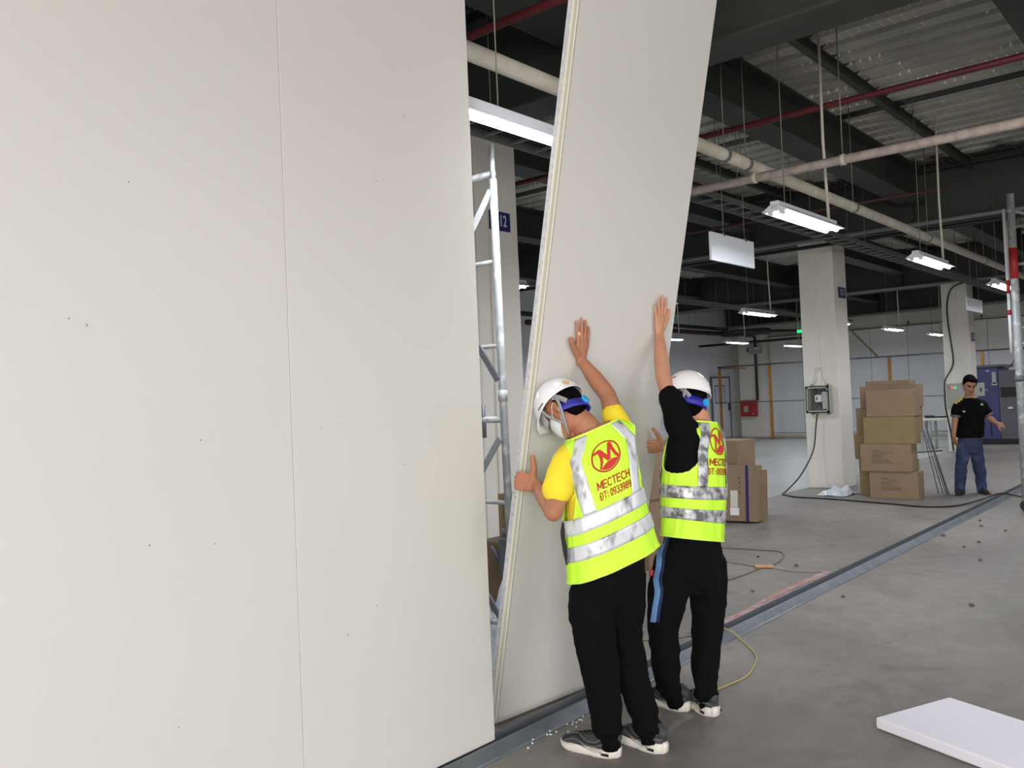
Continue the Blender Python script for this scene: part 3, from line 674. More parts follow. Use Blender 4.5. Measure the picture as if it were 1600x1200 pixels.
# steel rods leaning on the cartons
def onfloor_rod(k): return V(((13.40, 3.535, 0.008), (13.38, 3.47, 0.008), (13.40, 3.44, 0.008), (13.34, 3.42, 0.008), (13.26, 3.40, 0.008))[k])
for k, (dx, dy, tz) in enumerate(((0.0, 3.60, 0.90), (0.06, 3.52, 0.93), (0.12, 3.475, 1.0), (0.14, 3.44, 1.03), (0.2, 3.36, 0.98))):
    b = V((13.0+dx, dy-0.10, 0.008)) + V((0.0, -0.06*k+0.02, 0)); top = V((12.90+dx*0.5, 3.560-0.005*k, tz))
    b = onfloor_rod(k) + V((0, -0.02*max(0, k-2), 0))
    o = MB().tube([b, (b+top)/2, top], 0.006, 6).build('steel_rod', M['greymach'], org=b)
    tag(o, ['leftmost thin steel rod leaning by the carton stack', 'second thin steel rod from the cartons', 'middle thin steel rod, darker, leaning by the cartons', 'fourth thin steel rod from the cartons', 'rightmost thin steel rod, nearest the man in black'][k], 'rod', 'steel rods leaning on the carton stack')

# ------------------------------------------------------------------ door, hose cabinet, pipe, exit lamp
dz = 2.13
dr = struct(MB().b2((28.50, YW-0.035, 0.02), (29.0, YW-0.005, dz-0.05), bev=0.003), 'door_1', M['wall'], org=(28.5, YW, 0))
dr.data.materials[0] = M['wallpan']
mb = MB(); mb.b2((27.7, YW-0.04, 0.02), (28.98, YW-0.008, dz-0.03), bev=0.003)
bpy.data.objects.remove(dr)
dr = struct(mb, 'door_1', M['wallpan'], org=(28.3, YW, 0))
fm = MB(); fm.b2((27.62, YW-0.06, 0), (27.70, YW, dz)); fm.b2((28.98, YW-0.06, 0), (29.04, YW, dz)); fm.b2((27.62, YW-0.06, dz-0.03), (29.04, YW, dz+0.03)); fm.build('door_frame', M['galvdark'], parent=dr)
MB().b2((27.9, YW-0.05, 1.25), (28.62, YW-0.042, 1.82)).build('pane', M['glass'], parent=dr)
MB().b2((27.86, YW-0.046, 1.21), (28.66, YW-0.041, 1.86)).build('pane_frame', M['galvdark'], parent=dr)
MB().b2((28.84, YW-0.09, 0.95), (28.88, YW-0.05, 1.2)).build('handle', M['black'], parent=dr)
t = thing('fire_hose_cabinet', (XW-0.5, 13.75, 0.7), 'red fire hose cabinet on the pale corner column by the door', 'cabinet')
MB().b2((XW-0.55, 13.45, 0.72), (XW-0.36, 14.02, 1.28), bev=0.01).build('cabinet_body', M['firered'], parent=t)
d_ = MB().b2((XW-0.565, 13.48, 0.75), (XW-0.552, 13.99, 1.19), bev=0.004).build('door', M['firered'], parent=t)
MB().b2((XW-0.57, 13.72, 0.88), (XW-0.566, 13.88, 1.08)).build('window', M['boxgrey'], parent=d_)
MB().b2((XW-0.58, 13.52, 0.80), (XW-0.566, 13.55, 0.84)).build('latch', M['white'], parent=d_)
pipe('riser_pipe', [(XW-0.42, 13.42, 1.28), (XW-0.42, 13.42, 3.5), (XW-0.42, 13.5, 3.56), (XW-0.42, 13.75, 3.56), (XW-0.42, 13.8, 3.62), (XW-0.42, 13.8, 3.8)], 0.045, 'steel_paint', 'dark riser pipe going up from the red hose cabinet',
     clamps=[])
t = thing('emergency_lamp', (XW-0.4, 13.4, 2.9), 'grey emergency lamp unit mounted on the riser pipe above the hose cabinet', 'lamp')
MB().b2((XW-0.62, 13.14, 2.90), (XW-0.47, 13.60, 3.14), bev=0.02).build('body', M['boxgrey'], parent=t)
MB().b2((XW-0.63, 13.18, 3.06), (XW-0.61, 13.38, 3.12), bev=0.005).build('lens', M['white'], parent=t)
MB().b2((XW-0.40, 13.58, 2.98), (XW-0.36, 13.74, 3.14)).build('backing_plate', M['navy'], parent=t)
t = thing('exit_lamp', (26.3, 10.75, 3.3), 'small green exit lamp showing at the left edge of the middle column', 'lamp')
MB().b2((26.28, 10.55, 3.33), (26.36, 10.76, 3.42), bev=0.005).build('body', M['green'], parent=t)
MB().tube([(26.32, 10.65, 3.42), (26.32, 10.65, 4.72)], 0.008, 6).build('hanger_rod', M['wire'], parent=t)
# dark ducts and pipes by the far left corner
for k, (p, q, r, m, lb) in enumerate((((24.5, 12.0, 3.42), (28.5, 11.2, 3.52), 0.05, 'steel_paint', 'dark duct pipe slanting by the far left corner, lower one'),
        ((17.0, 13.9, 3.55), (27.4, 13.9, 3.6), 0.07, 'pipe_dull', 'dull reddish pipe along the left wall near the ceiling'),
        ((17.0, 14.15, 3.80), (28.4, 14.15, 3.80), 0.06, 'steel_paint', 'dark pipe along the left wall above the reddish one'),
        ((27.0, 14.5, 3.20), (27.0, 9.6, 3.22), 0.04, 'black', 'dark pipe crossing before the back wall above the door'))):
    mid = [(V(p)*(1-t_)+V(q)*t_) for t_ in (0.2, 0.8)]
    pipe('service_pipe', [p, q], r, m, lb, hang=[tuple(c_) for c_ in mid])
o = MB().b2((27.55, 12.4, 3.5), (28.1, 13.95, 3.70), bev=0.01).build('duct', M['steel_paint'], org=(27.9, 13, 3.5)); tag(o, 'dark flat duct under the ceiling at the far left corner', 'duct')
for x in (27.6, 28.05):
    for y in (12.7, 13.6): MB().tube([(x, y, 3.68), (x, y, 4.7)], 0.006, 6).build('hanger_rod', M['wire'], parent=o)

# ------------------------------------------------------------------ yellow fence frame before the back wall
fx = 27.4
t = thing('fence_frame', (fx, 10, 0), 'open fence of yellow posts and thin dark rails before the back wall', 'fence')
for y in (14.0, 12.2, 11.0, 8.42, 5.9, 3.4):
    MB().b2((fx-0.03, y-0.04, 0), (fx+0.03, y+0.04, 2.46)).build('post', M['yellow'], parent=t)
for z, r in ((2.46, 0.022), (1.24, 0.014), (0.03, 0.014)):
    MB().tube([(fx-0.04, 14.05, z), (fx-0.04, 2.5, z)], r, 6).build('rail', M['greymach' if z > 0.1 else 'yellow'], parent=t)
MB().tube([(fx-0.06, 14.0, 2.42), (fx-0.8, 12.65, 2.35)], 0.025, 6).build('brace', M['yellow'], parent=t)
st = MB().tube([(26.6, 8.5, 2.47), (25.2, 8.75, 3.2), (24.0, 8.85, 3.7)], 0.035, 8, rs=[0.03, 0.03, 0.03]).build('strut', mat('strut_olive', srgb(140, 130, 80), 0.6), org=(26.6, 8.5, 2.47))
tag(st, 'olive yellow strut slanting up from the fence rail above the carton stack', 'strut')

# ------------------------------------------------------------------ workbench
t = thing('workbench', (23.0, 6.0, 0), 'pale steel frame workbench between the cartons and the far column', 'table')
MB().b2((22.7, 5.3, 0.69), (23.3, 6.36, 0.75), bev=0.004).build('tabletop', M['wallbeige'], parent=t)
for x in (22.75, 23.25):
    for y in (5.4, 6.12, 6.33): MB().b2((x-0.025, y-0.025, 0), (x+0.025, y+0.025, 0.69)).build('leg', M['boxgrey'], parent=t)
for z in (0.28,):
    for x in (22.75, 23.25): MB().b2((x-0.015, 5.4, z-0.015), (x+0.015, 6.33, z+0.015)).build('stretcher', M['boxgrey'], parent=t)
o = MB().tube([(22.85, 5.6, 0.775), (22.85, 6.2, 0.775)], 0.022, 8).build('hand_tool', M['black'], org=(22.85, 5.9, 0.76)); tag(o, 'long dark hand tool lying on the workbench', 'tool')
MB().b2((22.82, 6.05, 0.753), (22.9, 6.25, 0.815), bev=0.005).build('handle', M['black'], parent=o)

# ------------------------------------------------------------------ machine
t = thing('machine_cabinet', (24.9, 5.1, 0), 'tall navy and grey machine cabinet behind the man in black', 'machine')
MB().b2((24.65, 4.98, 0.12), (26.0, 5.62, 1.93), bev=0.015).build('door_panel', M['bluemach'], parent=t)
MB().b2((24.66, 4.50, 0.12), (26.0, 4.975, 1.85), bev=0.015).build('side_panel', M['greymach'], parent=t)
MB().b2((24.6, 4.45, 0.0), (26.05, 5.66, 0.12)).build('plinth', M['black'], parent=t)
MB().b2((24.62, 4.85, 1.94), (25.9, 5.6, 2.0)).build('top_cover', M['greymach'], parent=t)
sc2 = MB().b2((24.63, 4.55, 1.18), (24.655, 4.93, 1.42), bev=0.004).build('control_panel', M['black'], parent=t)
MB().b2((24.62, 4.68, 0.88), (24.655, 4.78, 0.93)).build('plate', M['white'], parent=t)
MB().b2((24.64, 5.02, 1.52), (24.648, 5.11, 1.82)).build('label_strip', M['boxgrey'], parent=t)
MB().b2((24.64, 5.0, 1.48), (24.648, 5.13, 1.55)).build('label_strip', M['boxgrey'], parent=t)
MB().b2((24.64, 5.16, 1.84), (24.648, 5.25, 1.86)).build('label_strip', M['white'], parent=t)
MB().b2((24.64, 5.17, 0.2), (24.646, 5.2, 0.72)).build('slot', M['black'], parent=t)

# ------------------------------------------------------------------ scaffold behind the panels (left)
t = thing('scaffold', (3.62, 3.15, 0), 'galvanised scaffold frame in the gap behind the fixed wall panels', 'scaffold')
sx_ = 3.62
def rung_z(px, py):
    r = FW + RT*((px-800)/FPX) + UP*((600-py)/FPX); return (CAM + r*((sx_-CAM.x)/r.x)).z
MB().tube([(3.64, 3.15, 0.03), (3.62, 3.15, 1.7), (3.61, 3.15, 2.78)], 0.0215, 12).build('upright', M['scaf'], parent=t)
MB().tube([(3.61, 3.15, 2.78), (3.61, 3.15, 2.97)], 0.014, 10).build('pin', M['scaf'], parent=t)
MB().tube([(3.62, 3.15, 1.56), (3.62, 3.15, 1.62)], 0.026, 12).build('collar', M['scaf'], parent=t)
MB().tube([(3.64, 4.35, 0.03), (3.62, 4.35, 2.78)], 0.0215, 12).build('upright', M['scaf'], parent=t)
for z, r in ((2.815, 0.019), (2.33, 0.012), (1.865, 0.012), (1.46, 0.018), (1.005, 0.013), (0.34, 0.014)):
    MB().tube([(3.62, 3.15, z), (3.62, 4.35, z)], r, 8).build('rung', M['scaf'], parent=t)
MB().b2((3.595, 3.30, 1.40), (3.645, 3.35, 1.50), bev=0.012).build('coupler', M['galvdark'], parent=t)
MB().tube([(3.62, 3.30, 1.36), (3.62, 3.30, 1.54)], 0.014, 8).build('pin', M['galvdark'], parent=t)
for zc, an, ln, mm in ((2.52, 38, 0.50, 'white'), (1.89, -35, 0.52, 'galvdark'), (1.17, 38, 0.48, 'scaf'), (0.50, -38, 0.50, 'galvdark')):
    MB().box((3.595, 3.31, zc), (0.012, 0.034, ln), R=Matrix.Rotation(radians(an), 3, 'X')).build('cross_brace', M[mm], parent=t)
# stored things behind it
o = MB().b2((4.5, 3.62, 0.62), (4.8, 4.0, 0.93), bev=0.004).build('carton', M['card2'], org=(4.6, 3.8, 0.62)); tag(o, 'small open carton on the pile behind the scaffold pole', 'box')
MB().b2((4.497, 3.64, 0.64), (4.503, 3.96, 0.9)).build('open_side', M['cardin'], parent=o)
o = MB().b2((4.4, 3.55, 0.0), (5.0, 4.1, 0.62), bev=0.006).build('storage_crate', M['cardin'], org=(4.7, 3.8, 0)); tag(o, 'dark brown crate under the small carton behind the scaffold pole', 'box')
o = MB().b2((4.35, 3.72, 0.40), (4.39, 3.88, 0.66), bev=0.01).build('work_glove', M['greymach'], org=(4.37, 3.8, 0.4)); tag(o, 'grey work glove hanging on the crate behind the scaffold', 'glove')
for k in range(4): MB().tube([(4.37, 3.74+0.035*k, 0.65), (4.37, 3.735+0.037*k, 0.72)], 0.012, 6).build('finger', M['greymach'], parent=o)
MB().tube([(4.37, 3.88, 0.5), (4.36, 3.95, 0.6)], 0.014, 6).build('thumb', M['greymach'], parent=o)
o = crumple((4.0, 3.62, 0.0), (0.55, 0.9, 0.62), 8.2, 'plastic', 'plastic_sheet', 22); tag(o, 'crumpled white plastic sheet on the floor behind the fixed wall panels', 'plastic')

# ------------------------------------------------------------------ scaffold tower on the right edge
t = thing('scaffold', (11.9, 2.2, 0), 'scaffold tower on castors cut off by the right edge of the photo', 'scaffold')
for (x, y) in ((11.9, 2.17), (12.4, 2.05), (11.9, 1.0), (12.4, 0.9)):
    z1 = 3.8
    u_ = MB().tube([(x, y, 0.14), (x, y, z1)], 0.045 if y > 2.1 else 0.035, 12).build('upright', M['scaf'], parent=t)
    MB().tube([(x, y, 1.55), (x, y, 1.62)], 0.055, 12).build('collar', M['greymach'], parent=t)
    cst = MB().tube([(x-0.02, y, 0.07), (x+0.02, y, 0.07)], 0.07, 14).build('castor', M['black'], parent=t)
    MB().b2((x-0.035, y-0.02, 0.07), (x+0.035, y+0.02, 0.15)).build('fork', M['galvdark'], parent=cst)
for z in (0.5, 1.7, 2.0, 2.95, 3.4): 
    for x in (11.9, 12.4): MB().tube([(x, 2.15, z), (x, 0.95, z)], 0.02, 8).build('rung', M['scaf'], parent=t)
for z in (0.4, 2.2, 3.6): MB().tube([(11.9, 2.17, z), (12.4, 2.05, z)], 0.02, 8).build('brace', M['scaf'], parent=t)
MB().tube([(12.0, 2.26, 2.6), (12.02, 2.27, 3.65)], 0.02, 10).build('striped_pole', M['white'], parent=t)
for z0, z1 in ((2.62, 2.78), (2.36, 2.42)): MB().tube([(12.0, 2.26, z0), (12.0, 2.26, z1)], 0.023, 10).build('red_band', M['redw'], parent=t)
MB().tube([(12.0, 2.26, 1.9), (12.0, 2.26, 2.6)], 0.02, 10).build('striped_pole', M['white'], parent=t)
MB().tube([(11.9, 2.17, 2.78), (11.9, 2.17, 3.15)], 0.047, 12).build('red_band', M['redw'], parent=t)
o = MB().b2((6.0, 0.55, 0.03), (6.5, 1.03, 0.5), bev=0.006).build('metal_cabinet', M['boxgrey'], org=(6.2, 0.8, 0)); tag(o, 'grey metal box on short feet at the right edge, above the foam board', 'box')
for x in (6.05, 6.45):
    for y in (0.6, 0.98): MB().b2((x-0.03, y-0.03, 0), (x+0.03, y+0.03, 0.03)).build('foot', M['black'], parent=o)
# ------------------------------------------------------------------ people
SK = dict(rough=0.55, spec=0.35, bump=(60, 0.15))
M['skinA'] = mat('skin_tan', srgb(176, 122, 94), mottle=(9, srgb(166, 110, 84), 0.35, 0.7), **SK)
M['skinB'] = mat('skin_light_tan', srgb(196, 144, 116), mottle=(9, srgb(186, 130, 104), 0.35, 0.7), **SK)
M['skinC'] = mat('skin_brown', srgb(158, 116, 92), **SK)
M['hair'] = mat('hair_black', srgb(12, 11, 11), 0.95, spec=0.05, bump=(120, 0.8))
M['vest'] = mat('hivis_vest', (0.59, 0.97, 0.045, 1), 0.7, bump=(30, 0.15))
_vb = M['vest'].node_tree.nodes['Principled BSDF']
M['vest2'] = mat('hivis_piping', (0.70, 1.0, 0.12, 1), 0.7)
M['reflect'] = mat('reflective_silver', srgb(222, 224, 230), 0.35, metal=0.25, mottle=(16, srgb(120, 122, 128), 0.52, 0.66, (1.0, 1.0, 0.35)), bump=(24, 0.5))
M['reflect2'] = mat('reflective_worn', srgb(205, 205, 210), 0.4, metal=0.25, mottle=(26, srgb(104, 104, 106), 0.42, 0.6), bump=(40, 0.6))
M['redprint'] = mat('red_print', srgb(176, 40, 24), 0.7)
M['redprint2'] = mat('red_fill', srgb(196, 48, 40), 0.7)
M['tee_yellow'] = mat('tee_yellow', srgb(240, 214, 44), 0.8, bump=(10, 0.3), dist=0.01)
M['tee_black'] = mat('tee_black', srgb(9, 9, 11), 0.9, spec=0.12, bump=(10, 0.3), dist=0.01)
M['trouser'] = mat('trousers_black', srgb(9, 9, 11), 0.9, spec=0.12, bump=(7, 0.5), dist=0.02)
M['jeans'] = mat('jeans_blue', srgb(40, 52, 82), 0.85, mottle=(5, srgb(74, 90, 122), 0.5, 0.8), bump=(10, 0.4), dist=0.02)
M['stripe_blue'] = mat('stripe_blue', srgb(104, 146, 200), 0.8)
M['stripe_navy'] = mat('stripe_navy', srgb(22, 36, 74), 0.8)
M['helmet'] = mat('helmet_white', srgb(236, 234, 238), 0.16, spec=0.6)
M['strap'] = mat('strap_grey', srgb(146, 144, 148), 0.7)
M['band'] = mat('band_blue', srgb(34, 34, 150), 0.55)
M['knob'] = mat('knob_cyan', srgb(40, 160, 226), 0.4)
M['visor'] = mat('visor_clear', srgb(200, 202, 196), 0.12, alpha=0.42, spec=0.6)
M['emblem'] = mat('emblem_gold', srgb(190, 150, 84), 0.5)
M['mask'] = mat('mask_white', srgb(206, 208, 210), 0.8)
M['shoe'] = mat('shoe_dark', srgb(56, 58, 60), 0.7, bump=(60, 0.4))
M['shoe_b'] = mat('shoe_black', srgb(30, 30, 32), 0.7)
M['sole'] = mat('sole_white', srgb(214, 208, 200), 0.6)
M['shoe_trim'] = mat('shoe_trim', srgb(94, 96, 100), 0.5)
M['plaster'] = mat('plaster_tan', srgb(232, 190, 150), 0.7)

def PX(px, py, d):     # a point at depth d (m) along the lens axis
    return CAM + (FW + RT*((px-800)/FPX) + UP*((600-py)/FPX))*d
def CV(x, y, z):       # direction given as right, up, away of the viewer
    return (RT*x + UP*y + FW*z)
def FLOOR(px, py, z=0.0):
    r = FW + RT*((px-800)/FPX) + UP*((600-py)/FPX); return CAM + r*((z-CAM.z)/r.z)

class Flesh:
    """overlapping closed tubes and blobs, fused by a voxel remesh into one continuous surface"""
    def __init__(s): s.mb = MB()
    def limb(s, pts, rs, n=14, sub=5, flat=None):
        """pts joints, rs radii (float or (a,b)); flat = direction of the b axis"""
        P = smoothpath(pts, sub); R = []
        for i in range(len(rs)-1):
            for k in range(sub):
                t = k/sub; t = t*t*(3-2*t)
                a = rs[i] if isinstance(rs[i], tuple) else (rs[i], rs[i]); b = rs[i+1] if isinstance(rs[i+1], tuple) else (rs[i+1], rs[i+1])
                R.append((a[0]*(1-t)+b[0]*t, a[1]*(1-t)+b[1]*t))
        R.append(rs[-1] if isinstance(rs[-1], tuple) else (rs[-1], rs[-1]))
        # round both ends
        def cap(p, t, r):
            m = min(r); return [(p + t*m*sin(a), (r[0]*cos(a), r[1]*cos(a))) for a in (radians(30), radians(60), radians(84))]
        t0 = (P[0]-P[1]).normalized(); t1 = (P[-1]-P[-2]).normalized()
        seq = cap(P[0], t0, R[0])[::-1] + list(zip(P, R)) + cap(P[-1], t1, R[-1])
        prev = None; rings = []
        for i, (p, r) in enumerate(seq):
            t = (seq[min(i+1, len(seq)-1)][0] - seq[max(i-1, 0)][0]).normalized()
            if prev is None: b = (V(flat) if flat is not None else t.orthogonal())
            else: b = prev
            b = (b - t*b.dot(t)).normalized(); prev = V(flat) if flat is not None else b
            a = b.cross(t)
            rings.append([p + a*cos(2*pi*k/n)*r[0] + b*sin(2*pi*k/n)*r[1] for k in range(n)])
        vs = [q for g in rings for q in g]; fs = []
        for i in range(len(rings)-1):
            for k in range(n): k2 = (k+1) % n; fs.append((i*n+k, i*n+k2, (i+1)*n+k2, (i+1)*n+k))
        fs += [tuple(range(n))[::-1], tuple((len(rings)-1)*n+k for k in range(n))]
        s._add(vs, fs); return s
    def _add(s, vs, fs):
        # make sure the closed piece points outwards
        vol = 0.0
        for f in fs:
            for k in range(1, len(f)-1): vol += V(vs[f[0]]).dot(V(vs[f[k]]).cross(V(vs[f[k+1]])))
        if vol < 0: fs = [tuple(f)[::-1] for f in fs]
        s.mb.add(vs, fs, True)
    def blob(s, c, axes, radii, n=16, m=10):
        ax = [V(a).normalized() for a in axes]; c = V(c); vs = [c + ax[2]*radii[2]]; fs = []
        for i in range(1, m):
            th = pi*i/m
            for k in range(n):
                ph = 2*pi*k/n; vs.append(c + ax[0]*radii[0]*sin(th)*cos(ph) + ax[1]*radii[1]*sin(th)*sin(ph) + ax[2]*radii[2]*cos(th))
        vs.append(c - ax[2]*radii[2])
        for k in range(n): fs.append((0, 1+k, 1+(k+1) % n))
        for i in range(m-2):
            for k in range(n): a = 1+i*n+k; b = 1+i*n+(k+1) % n; fs.append((a, a+n, b+n, b))
        L_ = len(vs)-1
        for k in range(n): fs.append((L_, L_-n+(k+1) % n, L_-n+k))
        s._add(vs, fs); return s
    def rings(s, rows, n=28, p=1.0, scale=1.0, cap=True):
        vs, fs = rows_mesh(rows, n, p, scale); s._add(vs, fs); return s
    def build(s, name, m, voxel, smooth=3, parent=None, org=None, wrinkle=None):
        o = s.mb.build(name, m, parent=parent, org=org, fix=False)
        r = o.modifiers.new('r', 'REMESH'); r.mode = 'VOXEL'; r.voxel_size = voxel; r.use_smooth_shade = True
        sm = o.modifiers.new('s', 'SMOOTH'); sm.factor = 0.5; sm.iterations = smooth
        dg = bpy.context.evaluated_depsgraph_get(); me = bpy.data.meshes.new_from_object(o.evaluated_get(dg)); me.name = name
        o.modifiers.clear(); old = o.data; o.data = me; bpy.data.meshes.remove(old)
        if not me.materials: me.materials.append(m)
        if wrinkle: wrinkle_mesh(me, V(o['_org']), wrinkle)
        me.polygons.foreach_set('use_smooth', [True]*len(me.polygons)); return o

def wrinkle_mesh(me, org, wr):
    ns = [v.normal.copy() for v in me.vertices]
    for v, n_ in zip(me.vertices, ns):
        p = v.co + org; d = 0
        for (fx_, fz_, amp, sd) in wr:
            q = V((p.x*fx_ + sd, p.y*fx_, p.z*fz_ + 0.6*fx_*p.x)); k = noise.noise(q); d += amp*(1-2*abs(k)*1.6)
        v.co += n_*d

def rows_mesh(rows, n, p, scale):
    """rows: (centre, Rvec, Fvec, a, b) bottom to top -> closed body"""
    vs = []; fs = []
    for (c, R_, F_, a, b) in rows:
        for k in range(n):
            u_ = 2*pi*k/n; su, cu = sin(u_), cos(u_)
            x = math.copysign(abs(su)**p, su); y = math.copysign(abs(cu)**p, cu)
            vs.append(c + R_*a*scale*x - F_*b*scale*y)
    m = len(rows)
    for i in range(m-1):
        for k in range(n): k2 = (k+1) % n; fs.append((i*n+k, i*n+k2, (i+1)*n+k2, (i+1)*n+k))
    fs += [tuple(range(n))[::-1], tuple((m-1)*n+k for k in range(n))]
    return vs, fs

class Torso:
    """parametric shell: u = angle from the middle of the back (to his right positive), v = 0 hem .. 1 collar"""
    def __init__(s, rows, p=0.85, seed=0.0, amp=0.006):
        s.rows = rows; s.p = p; s.seed = seed; s.amp = amp
    def row(s, v):
        R_ = s.rows; v = max(R_[0][0], min(R_[-1][0], v))
        for i in range(len(R_)-1):
            if v <= R_[i+1][0]: break
        t = (v-R_[i][0])/(R_[i+1][0]-R_[i][0]); i0 = max(i-1, 0); i3 = min(i+2, len(R_)-1)
        def cr(j):
            p0, p1, p2, p3 = R_[i0][j], R_[i][j], R_[i+1][j], R_[i3][j]
            return 0.5*((2*p1) + (p2-p0)*t + (2*p0-5*p1+4*p2-p3)*t*t + (3*p1-p0-3*p2+p3)*t*t*t)
        lin = lambda j: R_[i][j]*(1-t) + R_[i+1][j]*t
        return (cr(1), lin(2).normalized(), lin(3).normalized(), lin(4), lin(5))
    def at(s, u_, v, off=0.0):
        c, R_, F_, a, b = s.row(v); su, cu = sin(u_), cos(u_); p = s.p
        x = math.copysign(abs(su)**p, su); y = math.copysign(abs(cu)**p, cu)
        q = c + R_*a*x - F_*b*y
        nrm = (R_*(su/max(a, .02)) - F_*(cu/max(b, .02))).normalized()
        w_ = noise.noise(V((sin(u_)*2.6+s.seed, cos(u_)*2.6, v*3.2+s.seed))) + 0.5*(0.5-abs(noise.noise(V((sin(u_)*4+v*3, cos(u_)*4+s.seed, v*4.5)))))*2
        fade = 1.0 - 0.65*max(0, v-0.6)/0.4
        return q + nrm*(off + s.amp*w_*fade)
    def solid(s, flesh, v0, v1, scale, n=26, m=14):
        rows = []
        for i in range(m+1):
            c, R_, F_, a, b = s.row(v0 + (v1-v0)*i/m); rows.append((c, R_, F_, a, b))
        flesh.rings(rows, n, s.p, scale)

def vest_mesh(T, holes, nu=180, nv=120, vtop=1.0, front_gap=True, neck=None):
    """shell quads with oval armholes; rim vertices are snapped on to the oval"""
    def hole(u_, v):
        for (hu, hv, ru, rv) in holes:
            du = (u_-hu+pi) % (2*pi) - pi; r = sqrt((du/ru)**2 + ((v-hv)/rv)**2)
            if r < 1.12: return (hu, hv, ru, rv, r, du)
        return None
    vs = []; drop = set()
    for j in range(nv+1):
        for i in range(nu):
            u_ = 2*pi*i/nu; v = vtop*j/nv; h = hole(u_, v)
            if h:
                hu, hv, ru, rv, r, du = h
                if 0.90 < r: k = 1.0/r if r < 1.06 else 1.0; 
                else: k = None
                if k is None: drop.add(j*nu+i)
                elif r < 1.06: u_ = hu + du*k; v = hv + (v-hv)*k
            vs.append(T.at(u_, v))
    fs = []
    for j in range(nv):
        for i in range(nu):
            i2 = (i+1) % nu; f = (j*nu+i, j*nu+i2, (j+1)*nu+i2, (j+1)*nu+i)
            if any(k in drop for k in f): continue
            fs.append(f)
    return vs, fs

def shell(name, vs, fs, m, parent, th=0.003):
    o = MB().add(vs, fs, True).build(name, m, parent=parent, fix=False)
    md = o.modifiers.new('s', 'SOLIDIFY'); md.thickness = th; md.offset = -1
    return o

def patch(T, f, nu, nv, off):
    """grid patch f(s,t)->(u,v)"""
    vs = []; fs = []
    for j in range(nv+1):
        for i in range(nu+1):
            u_, v = f(i/nu, j/nv); vs.append(T.at(u_, v, off))
    for j in range(nv):
        for i in range(nu): a = j*(nu+1)+i; fs.append((a, a+1, a+nu+2, a+nu+1))
    return vs, fs

def basis(F, U):
    F = F.normalized(); U = (U - F*U.dot(F)).normalized(); R_ = F.cross(U).normalized(); return R_, F, U

def hand(fl, wr, d, n, t, curls=(0, 0, 0, 0), thumb=(0.75, 0.75), spread=0.10, sc=1.0, tcurl=0.0, bend0=0.0):
    """wr wrist, d towards fingers, n back-of-hand normal, t towards the thumb side"""
    d = d.normalized(); n = (n - d*n.dot(d)).normalized(); t = (t - d*t.dot(d) - n*t.dot(n)).normalized()
    fl.limb([wr - d*0.012*sc, wr + d*0.03*sc, wr + d*0.065*sc, wr + d*0.088*sc], [(0.025*sc, 0.018*sc), (0.034*sc, 0.0155*sc), (0.041*sc, 0.014*sc), (0.039*sc, 0.0115*sc)], flat=n, n=18)
    fl.limb([wr + d*0.015*sc + t*0.018*sc, wr + d*0.045*sc + t*0.030*sc - n*0.006*sc], [0.015*sc, 0.014*sc])
    tips = []
    L = [(0.043, 0.026, 0.020), (0.047, 0.030, 0.021), (0.043, 0.027, 0.020), (0.034, 0.020, 0.017)]
    offs = [0.0325, 0.0110, -0.0108, -0.0315]; base = [0.086, 0.090, 0.087, 0.079]; rr = [0.0098, 0.0100, 0.0096, 0.0085]
    for i in range(4):
        sp = spread*(1.5-i)/1.5; c = curls[i]
        p = wr + d*base[i]*sc + t*offs[i]*sc; a0 = c*0.55 + bend0; pts = [p - d*0.028*sc, p]; rs = [rr[i]*sc*1.0, rr[i]*sc*1.08]
        dd = (d*cos(sp) + t*sin(sp)).normalized(); ang = a0
        for k in range(3):
            dr = dd*cos(ang) - n*sin(ang); p = p + dr*L[i][k]*sc; pts.append(p); rs.append(rr[i]*sc*(1.0-0.11*(k+1))); ang += c*(0.9 if k == 0 else 0.6)
        fl.limb(pts, rs, n=12, sub=4); tips.append(p)
    b = wr + d*0.028*sc + t*0.028*sc; td = (d*thumb[0] + t*thumb[1] - n*tcurl).normalized()
    p1 = b + td*0.036*sc; td2 = (td + d*0.25).normalized(); p2 = p1 + td2*0.030*sc; p3 = p2 + (td2 + d*0.1).normalized()*0.024*sc
    fl.limb([b, p1, p2, p3], [0.0175*sc, 0.0142*sc, 0.0132*sc, 0.0108*sc], n=12, sub=4)
    return tips, p3

